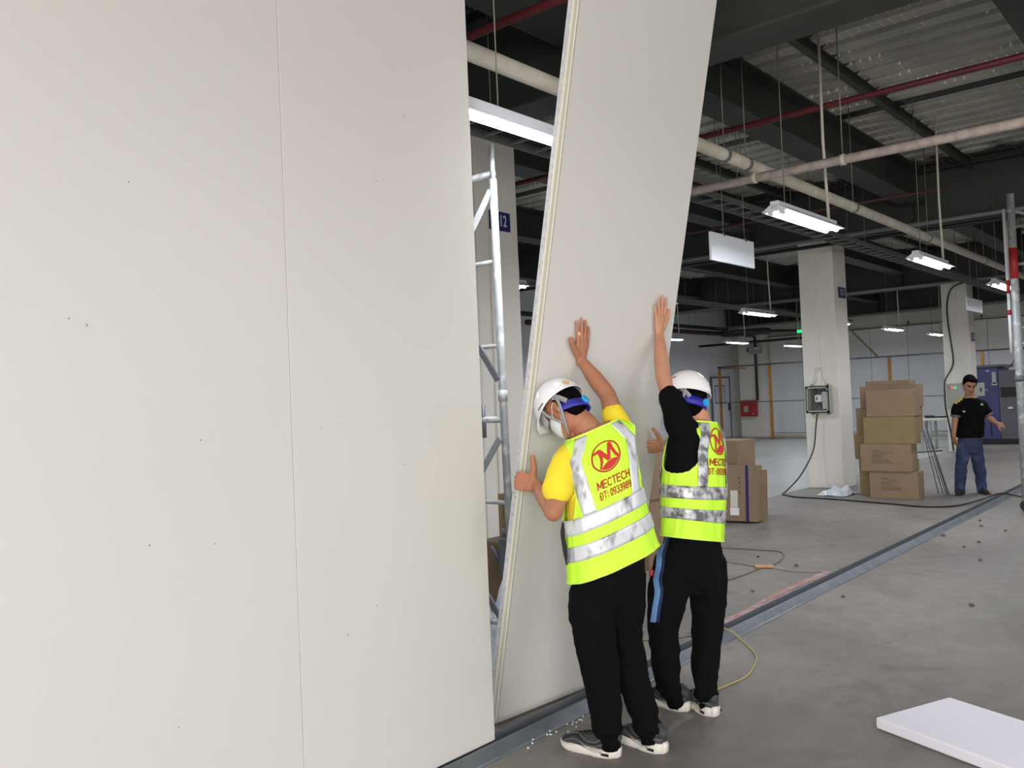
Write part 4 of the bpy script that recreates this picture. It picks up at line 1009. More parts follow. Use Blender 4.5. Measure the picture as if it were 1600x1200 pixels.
def head(fl, c, F, U, sc=1.0, face=True):
    R_, F, U = basis(F, U)
    B = lambda x, y, z: c + R_*x*sc + F*y*sc + U*z*sc
    ax = (R_, F, U)
    fl.blob(B(0, -0.012, 0.03), ax, (0.076*sc, 0.094*sc, 0.088*sc), 22, 14)
    fl.blob(B(0, 0.018, -0.03), ax, (0.062*sc, 0.072*sc, 0.078*sc), 20, 12)
    fl.limb([B(-0.048, -0.005, -0.055), B(-0.032, 0.045, -0.088), B(0, 0.066, -0.098), B(0.032, 0.045, -0.088), B(0.048, -0.005, -0.055)], [0.018*sc, 0.019*sc, 0.021*sc, 0.019*sc, 0.018*sc])
    # nose, brow, lips, cheeks
    fl.limb([B(0, 0.084, 0.012), B(0, 0.100, -0.016), B(0, 0.104, -0.032)], [0.008*sc, 0.010*sc, 0.012*sc], n=10)
    for s in (-1, 1):
        fl.blob(B(s*0.012, 0.093, -0.034), ax, (0.009*sc, 0.010*sc, 0.008*sc), 8, 6)
        fl.limb([B(s*0.008, 0.085, 0.020), B(s*0.028, 0.083, 0.025), B(s*0.048, 0.068, 0.018)], [0.008*sc, 0.009*sc, 0.008*sc], n=8)
        fl.blob(B(s*0.038, 0.056, -0.026), ax, (0.022*sc, 0.022*sc, 0.022*sc), 10, 8)
        # ear: rim and lobe
        fl.limb([B(s*0.076, -0.002, -0.038), B(s*0.084, -0.014, -0.014), B(s*0.088, -0.020, 0.012), B(s*0.082, -0.004, 0.024), B(s*0.076, 0.006, 0.008)], [0.006*sc, 0.0055*sc, 0.006*sc, 0.0055*sc, 0.0045*sc], n=8)
        fl.blob(B(s*0.077, -0.006, -0.008), (F, U, R_), (0.013*sc, 0.026*sc, 0.006*sc), 10, 8)
    fl.limb([B(-0.020, 0.078, -0.060), B(0, 0.089, -0.057), B(0.020, 0.078, -0.060)], [0.005*sc, 0.0075*sc, 0.005*sc], n=8)
    fl.limb([B(-0.017, 0.076, -0.069), B(0, 0.086, -0.070), B(0.017, 0.076, -0.069)], [0.005*sc, 0.0075*sc, 0.005*sc], n=8)
    return B

def shoe(parent, heel, toe, up=V((0, 0, 1)), L=0.28, upper='shoe', left=True, w=0.098, trim=True, lift=0.0, h=1.0):
    """trainer: sculpted upper, white wavy midsole, laces, padded trim lines"""
    f = (toe-heel); f = (f - up*f.dot(up)).normalized(); s_ = f.cross(up).normalized()
    o_ = heel
    def B(x, y, z): return o_ + f*x*L + s_*y + up*(z*h)
    hw = lambda x: w/2*(0.62 + 0.42*sin(pi*min(1, max(0, (x+0.06)/0.42))*0.5) if x < 0.35 else (0.90 + 0.13*sin(pi*(x-0.35)/0.65)) if x < 0.78 else (1.0*sqrt(max(0.0, 1-((x-0.78)/0.225)**2))))
    _hw = hw; hw = lambda x: _hw(x)*(sqrt(max(0.02, 1-((0.13-max(-0.0, x))/0.145)**2)) if x < 0.13 else 1.0)
    top = lambda x: (0.098 - 0.012*cos(2*pi*x/0.3)*(x < 0.3) if x < 0.34 else 0.098*(1-(x-0.34)/0.66)**0.9*0.55 + 0.045)
    rows = []; n = 18; sec = 22
    vs = []; fs = []
    for i in range(sec+1):
        x = 0.005 + 0.975*i/sec; a = max(0.012, hw(x)*0.96); t = max(0.04, top(x)); zb = 0.022
        for k in range(n):
            an = 2*pi*k/n; yy = sin(an); zz = -cos(an)
            wide = 1.0 if zz < 0 else (1-0.42*zz)
            vs.append(B(x, a*yy*wide, zb + (t-zb)*(zz*0.5+0.5)))
    for i in range(sec):
        for k in range(n): k2 = (k+1) % n; fs.append((i*n+k, i*n+k2, (i+1)*n+k2, (i+1)*n+k))
    fs += [tuple(range(n))[::-1], tuple(sec*n+k for k in range(n))]
    fl = Flesh(); fl._add(vs, fs)
    fl.limb([B(0.04, -0.0, 0.088), B(0.16, 0.0, 0.097), B(0.30, 0, 0.094)], [0.026, 0.034, 0.026], n=14)
    sh = fl.build('shoe', M[upper], 0.005, 2, parent=parent)
    # midsole: outline extruded with a wavy upper edge
    vs = []; N_ = 44; pts = []
    for k in range(N_):
        a = 2*pi*k/N_; x = 0.49 - 0.51*cos(a); y = hw(min(0.995, max(0.0, x)))*1.04*(1 if a < pi else -1)
        if k in (0, N_//2): y = 0
        pts.append((x, y))
    for lvl in range(4):
        for (x, y) in pts:
            zt = 0.030 + 0.010*cos(2*pi*(x-0.02)/0.62)*(x < 0.8) + 0.012*max(0, 0.25-x)/0.25
            zz = [0.0, 0.006, zt*0.8, zt][lvl]; k = [0.93, 1.0, 1.02, 0.94][lvl]
            toe_up = 0.010*max(0, (x-0.8)/0.2)**2
            vs.append(B(0.49+(x-0.49)*k, y*k, zz+toe_up))
    fs = []
    for l in range(3):
        for k in range(N_): k2 = (k+1) % N_; fs.append((l*N_+k, l*N_+k2, (l+1)*N_+k2, (l+1)*N_+k))
    fs += [tuple(range(N_))[::-1], tuple(3*N_+k for k in range(N_))]
    MB().add(vs, fs, True).build('sole', M['sole'], parent=sh)
    for s in (-1, 1):
        mbw = MB().box(B(0.17, s*(hw(0.17)*1.04), 0.019), (0.045, 0.006, 0.012), R=Matrix((f, s_, up)).transposed(), bev=0.002); mbw.build('heel_window', M['shoe_b'], parent=sh)
    if trim:
        lm = MB()
        for k in range(5):
            x = 0.44+0.075*k; z = top(x)+0.002
            lm.tube([B(x, -0.020, z-0.006), B(x+0.012, 0, z+0.003), B(x, 0.020, z-0.006)], 0.0032, 6)
            lm.tube([B(x+0.04, -0.020, z-0.012), B(x+0.012, 0, z+0.004), B(x+0.04, 0.020, z-0.012)], 0.0028, 6)
        lm.tube(smoothpath([B(0.42, 0, top(0.42)+0.006), B(0.40, 0.03, 0.098), B(0.46, 0.036, 0.088), B(0.43, 0.005, 0.104)], 5), 0.003, 6)
        lm.build('laces', M['shoe_b'], parent=sh)
        for s in (-1, 1):
            for q in range(3):
                pl = []
                for k in range(19):
                    x = 0.03 + 0.88*k/18
                    zz = 0.070 - 0.009*q + 0.014*sin(2*pi*(x+0.05)/0.62)*(1-0.4*x) - 0.016*max(0, x-0.55)/0.45
                    t = top(x); rel = max(-0.98, min(0.95, (zz-0.022)/(t-0.022)*2-1)); yw = hw(x)*0.96*sqrt(max(0, 1-rel*rel))*(1.0 if rel < 0 else 1-0.42*rel)
                    pl.append(B(x, s*(yw+0.0005), zz))
                MB().tube(pl, 0.0030, 6).build('piping', M['shoe_trim' if q != 1 else 'shoe_b'], parent=sh)
    return sh, B, hw

def swoosh(parent, B, hw, side, col):
    pts = [(0.42, 0.043), (0.425, 0.034), (0.455, 0.032), (0.56, 0.046), (0.455, 0.0365), (0.435, 0.038)]
    vs = [B(x, side*(hw(x)*0.95+0.003), z) for x, z in pts]
    vs2 = [B(x, side*(hw(x)*0.95+0.001), z) for x, z in pts]; n = len(pts)
    MB().add(vs+vs2, [(0, 1, 2), (0, 2, 5), (5, 2, 4), (4, 2, 3)] + [(i, (i+1) % n, n+(i+1) % n, n+i) for i in range(n)]).build('emblem', col, parent=parent)

def helmet(parent, c, F, U, sc=1.0, emblem=None, dz=0.0, vent=None):
    R_, F, U = basis(F, U)
    B = lambda x, y, z: c + R_*x*sc + F*y*sc + U*z*sc
    a, b, h = 0.107, 0.127, 0.132
    vs = []; fs = []; n = 48; m = 16
    def pt(ph, th, o=0.0):
        r = sin(th); x = a*r*sin(ph); y = b*r*cos(ph); z = h*cos(th)
        return (x*(1+o), y*(1+o), z*(1+o*0.6))
    levels = [(pi/2*(0.02+0.98*i/m), 0.0) for i in range(m+1)]
    for th, o in levels:
        for k in range(n):
            ph = 2*pi*k/n; x, y, z = pt(ph, th); lift = 0.0
            if th > pi/2*0.8: lift = -0.018*(1+cos(ph))*0.5*(th-pi/2*0.8)/(pi/2*0.2) + 0.010*(0.5-0.5*cos(2*ph))*(th-pi/2*0.8)/(pi/2*0.2)
            ridge = 0.004*exp(-((abs(x)-0.03)/0.010)**2)*sin(th)*(1 if z > 0.03 else 0)
            vs.append(B(x, y, z+lift+ridge))
    # brim flare: bigger peak at the front
    for k in range(n):
        ph = 2*pi*k/n; x, y, z = pt(ph, pi/2); fr = max(0, cos(ph))**1.5
        ex = 0.006 + 0.030*fr
        vs.append(B(x*(1+ex/a*0.35), y + (ex if cos(ph) > 0 else -ex)*abs(cos(ph)), -0.006 - 0.018*(1+cos(ph))*0.5 + 0.010*(0.5-0.5*cos(2*ph)) - 0.012*fr))
    M_ = m+1
    for i in range(M_):
        for k in range(n): k2 = (k+1) % n; fs.append((i*n+k, (i+1)*n+k, (i+1)*n+k2, i*n+k2))
    fs.append(tuple(range(n)))
    o = shell('helmet', vs, fs, M['helmet'], parent, 0.004)
    # vent slots and emblem
    def near(px, py):
        best = None
        for i in range(90):
            for j in range(2, 40):
                ph = 2*pi*i/90; th = radians(88)*j/40; q = B(*pt(ph, th, 0.02)); nn = (q-c).normalized()
                if nn.dot((CAM-q).normalized()) < 0.05: continue
                d = q-CAM; z_ = d.dot(FW); e = (800+FPX*d.dot(RT)/z_-px)**2 + (600-FPX*d.dot(UP)/z_-py)**2
                if best is None or e < best[0]: best = (e, ph, th)
        return best[1], best[2]
    if vent:
        (x1, y1), (x2, y2) = vent; p1, t1 = near(x1, y1); p2, t2 = near(x2, y2)
        dp = (p2-p1+pi) % (2*pi)-pi
        for mir in (1, -1):
            vp = [B(*[(mir*a_ if k_ == 0 else a_) for k_, a_ in enumerate(pt(p1+dp*k/5, t1+(t2-t1)*k/5, 0.03))]) for k in range(6)]
            MB().tube(vp, 0.0030, 6).build('vent_slot', M['black'], parent=o)
    if emblem:
        ph, th = near(*emblem); cpt = B(*pt(ph, th, 0.045)); nn = (cpt-c).normalized(); e1 = nn.orthogonal().normalized(); e2 = nn.cross(e1)
        disc = MB()
        disc.add([cpt+nn*0.003]+[cpt + nn*0.0015 + (e1*cos(t*pi/10)+e2*sin(t*pi/10))*0.0165*sc for t in range(20)], [(0, 1+k, 1+(k+1) % 20) for k in range(20)])
        disc.build('emblem', M['emblem'], parent=o)
        MB().tube([cpt + nn*0.003 + (e1*cos(t*pi/10)+e2*sin(t*pi/10))*0.010*sc for t in range(21)], 0.0016, 5).build('emblem_ring', mat('emblem_cream', srgb(236, 214, 160), 0.5), parent=o)
    # suspension: grey ring, blue nape band, cyan ratchet knob
    vs = []; fs = []
    for k in range(41):
        ph = radians(-75) + radians(150)*k/40 + pi
        for z in (-0.068, -0.024):
            vs.append(B(0.086*sin(ph), 0.108*cos(ph)-0.002, z + 0.012*cos(ph-pi)*-1 + 0.01 + dz*(0.4+0.6*cos(ph-pi))))
    fs = [(2*k, 2*k+2, 2*k+3, 2*k+1) for k in range(40)]
    bd = shell('nape_band', vs, fs, M['band'], parent, 0.004)
    kc = B(0, -0.115, -0.040+dz); kb = MB(); nk = 7; ring1 = []; 
    for q in range(42):
        t = 2*pi*q/42; r = 0.019*(1+0.10*cos(t*nk)); ring1.append((R_*cos(t)*r + U*sin(t)*r)*sc)
    kb.add([kc + v_ for v_ in ring1] + [kc - F*0.014*sc + v_*0.92 for v_ in ring1], [(i, (i+1) % 42, 42+(i+1) % 42, 42+i) for i in range(42)] + [tuple(range(42)), tuple(42+i for i in range(42))])
    kb.build('ratchet_knob', M['knob'], parent=bd)
    # grey side straps: from rim above the ears to the chin
    for s in (-1, 1):
        def strap(pts, wd=0.016):
            pts = smoothpath([B(*q) for q in pts], 5); vs = []; 
            for i, q in enumerate(pts):
                t = (pts[min(i+1, len(pts)-1)]-pts[max(0, i-1)]).normalized(); out = (R_*s - t*(R_*s).dot(t)).normalized(); wv = t.cross(out)
                vs += [q - wv*wd/2, q + wv*wd/2]
            return shell('chin_strap', vs, [(2*i, 2*i+2, 2*i+3, 2*i+1) for i in range(len(pts)-1)], M['strap'], parent, 0.002)
        strap([(s*0.096, -0.050, 0.02), (s*0.093, -0.046, -0.03), (s*0.090, -0.030, -0.08), (s*0.072, 0.0, -0.125), (s*0.045, 0.03, -0.150), (0.0, 0.055, -0.158)])
        strap([(s*0.096, 0.05, 0.0), (s*0.088, 0.04, -0.05), (s*0.080, 0.02, -0.095), (s*0.072, 0.0, -0.125)], 0.012)
        strap([(s*0.096, -0.03, 0.0), (s*0.090, -0.055, -0.02), (s*0.080, -0.075, -0.035+dz*0.7)], 0.022)
    # clear flip-down visor under the peak
    vs = []; nn_ = 24
    for k in range(nn_+1):
        ph = radians(-62 + 124*k/nn_)
        for (z, r) in ((-0.015, 1.0), (-0.05, 1.02), (-0.085 + 0.02*(abs(ph)/radians(62))**2, 1.0)):
            vs.append(B(0.097*r*sin(ph), 0.124*r*cos(ph), z))
    fs = []
    for k in range(nn_):
        for j in range(2): q = k*3+j; fs.append((q, q+3, q+4, q+1))
    shell('visor', vs, fs, M['visor'], parent, 0.002)
    return o

def capsule_hair(parent, B, sc, back=True, rough_=1.0):
    fl = Flesh(); ax = (B(1, 0, 0)-B(0, 0, 0), B(0, 1, 0)-B(0, 0, 0), B(0, 0, 1)-B(0, 0, 0))
    return fl

# ---------------------------------------------------------------- worker A (left, yellow tee)
def build_A():
    base = FLOOR(950, 1172); base.z = 0.0
    hd_c = PX(882, 641, 3.93); Fh = CV(-0.55, -0.75, 0.31); Uh = CV(-0.52, 0.62, 0.58)
    Rc = CV(0.88, 0.36, 0.30).normalized()
    def rw(v, px, py, d, a, b, R_=Rc):
        upv = CV(-0.13, 1.0, 0.12); F_ = upv.cross(R_).normalized(); return (v, PX(px, py, d), R_, F_, a, b)
    Rh = CV(0.86, 0.32, 0.36).normalized()
    T = Torso([rw(0, 958, 880, 3.85, .218, .150, Rh), rw(.14, 953, 850, 3.85, .205, .148, Rh), rw(.30, 946, 815, 3.84, .192, .145), rw(.55, 938, 757, 3.84, .180, .130),
               rw(.74, 932, 718, 3.86, .192, .118), rw(.86, 929, 693, 3.88, .200, .098), rw(.93, 926, 677, 3.89, .158, .080), rw(1.0, 923, 664, 3.90, .076, .066)], p=0.86, seed=2.0, amp=0.007)
    shL = PX(888, 716, 3.83); elL = PX(865, 800, 3.70); wrL = PX(839, 759, 3.93)
    shR = PX(968, 677, 3.93); elR = PX(950, 618, 4.06); wrR = onpanel(908, 563, 0.020)
    fl = Flesh()
    B = head(fl, hd_c, Fh, Uh, 0.95)
    fl.limb([PX(928, 690, 3.90), PX(917, 670, 3.90), PX(900, 652, 3.92)], [(0.072, 0.062), 0.060, 0.058])
    T.solid(fl, 0.05, 0.97, 0.80)
    # arms
    fl.limb([PX(905, 700, 3.86), shL, (shL+elL)/2, elL], [0.05, 0.055, 0.047, 0.041])
    fl.limb([elL, elL*0.6+wrL*0.4, wrL], [0.041, 0.038, 0.027])
    fl.limb([PX(948, 680, 3.90), shR, (shR+elR)/2, elR], [0.05, 0.053, 0.046, 0.038])
    fl.limb([elR, elR*0.62+wrR*0.38, wrR], [0.040, 0.040, 0.025])
    dR = (onpanel(912, 505, 0.012) - onpanel(907, 560, 0.012)); tR = (onpanel(880, 545, 0.0)-onpanel(910, 540, 0.0))
    tips, _ = hand(fl, wrR, dR, PN, tR, curls=(0.10, 0.06, 0.08, 0.12), thumb=(0.72, 0.70), spread=0.14, sc=1.06)
    dL = CV(-0.90, 0.22, 0.30); nL = CV(-0.15, 0.15, -1.0)
    hand(fl, wrL, dL, nL, CV(-0.1, 1, 0), curls=(1.15, 1.2, 1.2, 1.2), thumb=(0.12, 1.0), spread=0.04, sc=1.06, bend0=0.5)
    # legs inside the trousers
    hl, hr = PX(930, 897, 3.83), PX(976, 888, 3.92); kl, kr = PX(931, 1010, 3.80), PX(984, 1010, 3.93); al, ar = PX(951, 1142, 3.79), PX(1013, 1140, 3.84)
    pel = PX(953, 872, 3.86)
    fl.limb([pel, hl, kl, al], [0.09, 0.075, 0.05, 0.038]); fl.limb([pel, hr, kr, ar], [0.09, 0.075, 0.05, 0.038])
    body = fl.build('person', M['skinA'], 0.0042, 3, org=base)
    tag(body, 'man in yellow T-shirt and lime vest, left of the two pushing, white helmet bowed', 'person')
    # T-shirt
    fs_ = Flesh(); T.solid(fs_, 0.08, 0.93, 0.92)
    fs_.limb([PX(903, 708, 3.87), PX(888, 718, 3.83), PX(878, 745, 3.78), PX(871, 765, 3.74)], [0.060, 0.064, 0.068, 0.067])
    fs_.limb([PX(950, 684, 3.91), PX(968, 680, 3.93), PX(965, 662, 3.975), PX(959, 649, 4.0)], [0.066, 0.062, 0.060, 0.056])
    fs_.build('t_shirt', M['tee_yellow'], 0.007, 4, parent=body, wrinkle=[(9, 6, 0.0035, 1.0)])
    # vest
    holes = [(-pi/2, 0.635, 0.62, 0.275), (pi/2, 0.68, 0.60, 0.22)]
    vs, fs = vest_mesh(T, holes, vtop=0.955)
    vest = shell('vest', vs, fs, M['vest'], body, 0.003)
    for (v0, v1) in ((0.145, 0.255), (0.325, 0.425)):
        a, b = patch(T, lambda s, t: (-pi + 2*pi*s, v0 + (v1-v0)*t), 120, 5, 0.0050); shell('reflective_band', a, b, M['reflect'], vest, 0.0015)
    for s in (-1, 1):
        for back in (True, False):
            def f(q, t, s=s, back=back):
                v = 0.425 + (0.945-0.425)*t; c, R_, F_, aa, bb = T.row(v)
                x = (0.112 + 0.028*min(1, t/0.7) - 0.055*max(0, t-0.7)/0.3)*s + (q-0.5)*0.052
                u_ = math.asin(max(-0.98, min(0.98, math.copysign(abs(x/aa)**(1/T.p), x)))); return (u_ if back else pi-u_, v)
            a, b = patch(T, f, 6, 40, 0.0065); shell('reflective_band', a, b, M['reflect'], vest, 0.0015)
    for (hu, hv, ru, rv) in holes:
        pts = [T.at(hu + ru*1.03*cos(2*pi*k/60), min(0.955, hv + rv*1.03*sin(2*pi*k/60)), 0.001) for k in range(61)]
        MB().tube(pts, 0.0045, 6).build('armhole_binding', M['vest2'], parent=vest)
    MB().tube([T.at(2*pi*k/80, 0.955, 0.0) for k in range(81)], 0.004, 6).build('collar_binding', M['vest2'], parent=vest)
    MB().tube([T.at(2*pi*k/100, 0.0, 0.0) for k in range(101)], 0.0035, 6).build('hem_binding', M['vest2'], parent=vest)
    prints(T, vest, 0.000, 0.745, -0.068, 0.565, -0.064, 0.495, 0.027, 1.15)
    # trousers
    ft = Flesh()
    ft.rings([(PX(955, 840, 3.86), Rh, CV(-.35, 0, 1).normalized(), .15, .115), (PX(955, 872, 3.86), Rh, CV(-.35, 0, 1).normalized(), .168, .128), (PX(950, 908, 3.86), Rh, CV(-.35, 0, 1).normalized(), .168, .130), (PX(948, 940, 3.86), Rh, CV(-.3, 0, 1).normalized(), .150, .118)][::-1], 28, 0.9)
    ft.limb([PX(933, 900, 3.84), PX(926, 950, 3.82), PX(932, 1012, 3.79), PX(942, 1066, 3.79), PX(946, 1108, 3.79), PX(948, 1134, 3.79)], [0.104, 0.104, 0.086, 0.076, 0.070, 0.062])
    ft.limb([PX(974, 895, 3.92), PX(973, 950, 3.91), PX(980, 1012, 3.92), PX(990, 1066, 3.90), PX(1004, 1106, 3.86), PX(1009, 1132, 3.85)], [0.100, 0.098, 0.080, 0.070, 0.062, 0.055])
    for c0 in ((948, 1137, 3.79), (1010, 1133, 3.85)):
        c = PX(*c0); pts = [c + CV(0, 0.010*sin(k*2.3), 0) + (CV(1, 0, 0)*cos(k*2*pi/12) + CV(0, 0, 1)*sin(k*2*pi/12))*0.055 for k in range(13)]
        ft.limb(pts, [0.013]*13, n=8, sub=2)
    ft.build('trousers', M['trouser'], 0.007, 4, parent=body, wrinkle=[(7, 7, 0.006, 5.0), (16, 16, 0.003, 9.0)])
    # dark strap bag hanging at the left hip
    pz = Flesh(); pz.limb([PX(880, 818, 3.80), PX(879, 835, 3.79), PX(883, 860, 3.79), PX(886, 880, 3.80)], [(0.006, 0.010), (0.009, 0.014), (0.010, 0.016), (0.007, 0.010)]); pz = pz.mb
    pz.build('tool_pouch', mat('pouch_grey', srgb(34, 33, 36), 0.8), parent=body)
    # socks and shoes
    for q0, q1 in (((950, 1128, 3.79), (955, 1168, 3.80)), ((1011, 1126, 3.85), (1017, 1160, 3.84))): MB().tube([PX(*q0), PX(*q1)], 0.043, 16).build('sock', M['trouser'], parent=body)
    h1, t1 = FLOOR(968, 1184), FLOOR(886, 1165); sh, B1, hw1 = shoe(body, h1, h1 + (t1-h1), L=0.29); swoosh(sh, B1, hw1, -1, M['sole']); swoosh(sh, B1, hw1, 1, M['sole'])
    h2 = FLOOR(1040, 1178); t2 = FLOOR(968, 1152); sh, B2, hw2 = shoe(body, h2, t2, L=0.285); swoosh(sh, B2, hw2, -1, M['sole']); swoosh(sh, B2, hw2, 1, M['sole'])
    # hair, mask, helmet
    R_, F_, U_ = basis(Fh, Uh)
    fh = Flesh(); fh.blob(B(0, -0.026, 0.022), (R_, F_, U_), (0.075, 0.084, 0.084), 20, 14); fh.blob(B(0, -0.044, -0.030), (R_, F_, U_), (0.057, 0.050, 0.052), 16, 10)
    fh.build('hair', M['hair'], 0.006, 2, parent=body)
    helmet(body, B(0, 0.002, 0.035), Fh + Uh*0.06, Uh, sc=0.96, dz=-0.040, emblem=(883, 599), vent=((849, 630), (844, 641)))
    mk = []; n_ = 16
    for k in range(n_+1):
        an = radians(-78 + 156*k/n_)
        for (z, r) in ((-0.005, 1.0), (-0.04, 1.12), (-0.085, 1.02), (-0.105, 0.82)): mk.append(B(0.076*sin(an)*r, 0.012 + 0.088*cos(an)*r, z*(1-0.35*(abs(an)/1.36)**2)))
    shell('face_mask', mk, [(k*4+j, k*4+4+j, k*4+5+j, k*4+1+j) for k in range(n_) for j in range(3)], M['mask'], body, 0.002)
    for s in (-1, 1):
        for pts in ([(s*0.068, 0.035, -0.01), (s*0.084, 0.005, 0.012), (s*0.088, -0.012, 0.016)], [(s*0.066, 0.02, -0.07), (s*0.084, -0.008, -0.05), (s*0.089, -0.020, -0.02)]):
            MB().tube(smoothpath([B(*q) for q in pts], 4), 0.0018, 5).build('mask_loop', M['white'], parent=body)
    # plaster on the index finger of the raised hand
    d_ = dR.normalized(); t_ = (tR - d_*tR.dot(d_)).normalized(); pc = wrR + d_*0.118 + t_*0.0345
    MB().tube([pc, pc + (d_*0.98+t_*0.14)*0.020], 0.0102, 12).build('plaster', M['plaster'], parent=body)
    # nails
    for q in tips:
        MB().box(q + PN*0.0062 - d_*0.002, (0.008, 0.0015, 0.010), R=Matrix((t_, PN, d_)).transposed(), bev=0.0005).build('fingernail', mat('nail', srgb(206, 160, 140), 0.35) if 'nail' not in bpy.data.materials else bpy.data.materials['nail'], parent=body)
    return body

def prints(T, vest, sx, vlogo, s1, v1, s2, v2, unit, sc=1.0, ts=None):
    ts = ts or sc
    H = (T.row(0.9)[0]-T.row(0.4)[0]).length/0.5     # metres per v
    def put(name, vs, fs, m, off=0.002, sub=0):
        pts = []
        for (x, y) in vs:
            v = y; c, R_, F_, aa, bb = T.row(v); u_ = math.asin(max(-0.99, min(0.99, math.copysign(abs(x/aa)**(1/T.p), x)))); pts.append(T.at(u_, v, off))
        MB().add(pts, fs).build(name, m, parent=vest, fix=False)
    def ring(r0, r1, n=56): 
        vs = [(sx + r*cos(2*pi*k/n), vlogo + r*sin(2*pi*k/n)/H) for r in (r0, r1) for k in range(n)]
        return vs, [(k, (k+1) % n, n+(k+1) % n, n+k) for k in range(n)]
    r = 0.062*sc
    put('logo_ring', *ring(r*0.90, r), M['redprint'], 0.0035)
    # stylised M made of strokes, over a filled segment at the bottom
    def poly(name, strokes, m):
        vs = []; fs = []
        for q in strokes:
            o = len(vs); vs += [(sx + x*r, vlogo + y*r/H) for x, y in q]; fs.append(tuple(range(o, o+len(q))))
        put(name, vs, fs, m, 0.0042)
    mv = []; mf = []
    for ln, w0, w1 in (([(-0.84, 0.36), (-0.60, 0.42), (-0.36, 0.46)], 0.10, 0.24), ([(-0.40, 0.46), (-0.33, 0.10), (-0.36, -0.25), (-0.50, -0.66)], 0.24, 0.13), ([(-0.34, 0.44), (-0.12, 0.12), (0.12, -0.20)], 0.22, 0.26),
                       ([(0.12, -0.22), (0.22, 0.25), (0.34, 0.74)], 0.22, 0.22), ([(0.34, 0.76), (0.46, 0.34), (0.62, 0.0), (0.82, -0.30)], 0.22, 0.18)):
        for i, (p, q) in enumerate(zip(ln[:-1], ln[1:])):
            wa = w0+(w1-w0)*i/(len(ln)-1); wb = w0+(w1-w0)*(i+1)/(len(ln)-1); d = V((q[0]-p[0], q[1]-p[1])).normalized(); nn = V((-d.y, d.x)); e = d*0.03; o = len(mv)
            for (c, sg, ww, ee) in ((p, 1, wa, -e), (p, -1, wa, -e), (q, -1, wb, e), (q, 1, wb, e)): mv.append((sx + (c[0]+nn.x*sg*ww/2+ee.x)*r, vlogo + (c[1]+nn.y*sg*ww/2+ee.y)*r/H))
            mf.append((o, o+1, o+2, o+3))
    put('logo_letter', mv, mf, M['redprint2'], 0.0042)
    arc = [(0.86*cos(t), 0.86*sin(t)) for t in [radians(-124 + 100*k/14) for k in range(15)]]
    top_ = [(-0.48 + 1.27*k/14, -0.71 + 0.36*k/14 + 0.24*sin(pi*k/14)) for k in range(15)]
    vs = [(sx + x*r, vlogo + y*r/H) for x, y in arc+top_]
    put('logo_base', vs, [(k, k+1, 16+k, 15+k) for k in range(14)], M['redprint2'], 0.0040)
    for txt, s_, v_, size, wd, nm in (('MECTECH', s1, v1, 0.0290, 0.150, 'company_name'), ('ĐT: 0933989682', s2, v2, 0.0265, 0.186, 'phone_number')):
        vs, fs = stroke_text(txt, 0.19)
        x1 = max(p[0] for p in vs); k = wd*(0.5+0.5*ts)/x1
        put(nm, [(s_ + p[0]*k, v_ + (p[1]-0.5)*size/H) for p in vs], fs, M['redprint'], 0.0040)

def _arc(cx, cy, rx, ry, a0, a1, n=10): return [(cx+rx*cos(radians(a0+(a1-a0)*k/n)), cy+ry*sin(radians(a0+(a1-a0)*k/n))) for k in range(n+1)]
STROKES = {
 'M': (0.80, [[(0, 0), (0, 1), (0.36, 0.25), (0.72, 1), (0.72, 0)]]),
 'E': (0.62, [[(0.55, 0), (0, 0), (0, 1), (0.55, 1)], [(0, 0.52), (0.48, 0.52)]]),
 'C': (0.72, [_arc(0.36, 0.5, 0.34, 0.5, 45, 315, 14)]),
 'T': (0.66, [[(0, 1), (0.6, 1)], [(0.3, 1), (0.3, 0)]]),
 'H': (0.70, [[(0, 0), (0, 1)], [(0.6, 0), (0.6, 1)], [(0, 0.5), (0.6, 0.5)]]),
 'Đ': (0.74, [[(0.08, 0), (0.08, 1), (0.28, 1)] + _arc(0.28, 0.5, 0.36, 0.5, 80, -80, 10) + [(0.28, 0), (0.08, 0)], [(-0.10, 0.5), (0.30, 0.5)]]),
 ':': (0.30, [[(0.08, 0.10), (0.08, 0.22)], [(0.08, 0.58), (0.08, 0.70)]]),
 ' ': (0.22, []),
 '0': (0.60, [_arc(0.25, 0.5, 0.25, 0.5, 90, 450, 18)]),
 '9': (0.60, [_arc(0.25, 0.70, 0.25, 0.30, 0, 360, 14) , [(0.5, 0.70), (0.48, 0.35), (0.36, 0.08), (0.12, 0.0)]]),
 '6': (0.60, [_arc(0.25, 0.30, 0.25, 0.30, 0, 360, 14), [(0.0, 0.30), (0.02, 0.65), (0.14, 0.92), (0.38, 1.0)]]),
 '3': (0.58, [_arc(0.22, 0.75, 0.24, 0.25, 150, -80, 10) + _arc(0.22, 0.27, 0.27, 0.27, 80, -150, 10)]),
 '8': (0.60, [_arc(0.25, 0.74, 0.21, 0.26, 0, 360, 14), _arc(0.25, 0.25, 0.25, 0.25, 0, 360, 14)]),
 '2': (0.60, [_arc(0.24, 0.74, 0.24, 0.26, 160, -30, 10) + [(0.0, 0.0), (0.5, 0.0)]])}
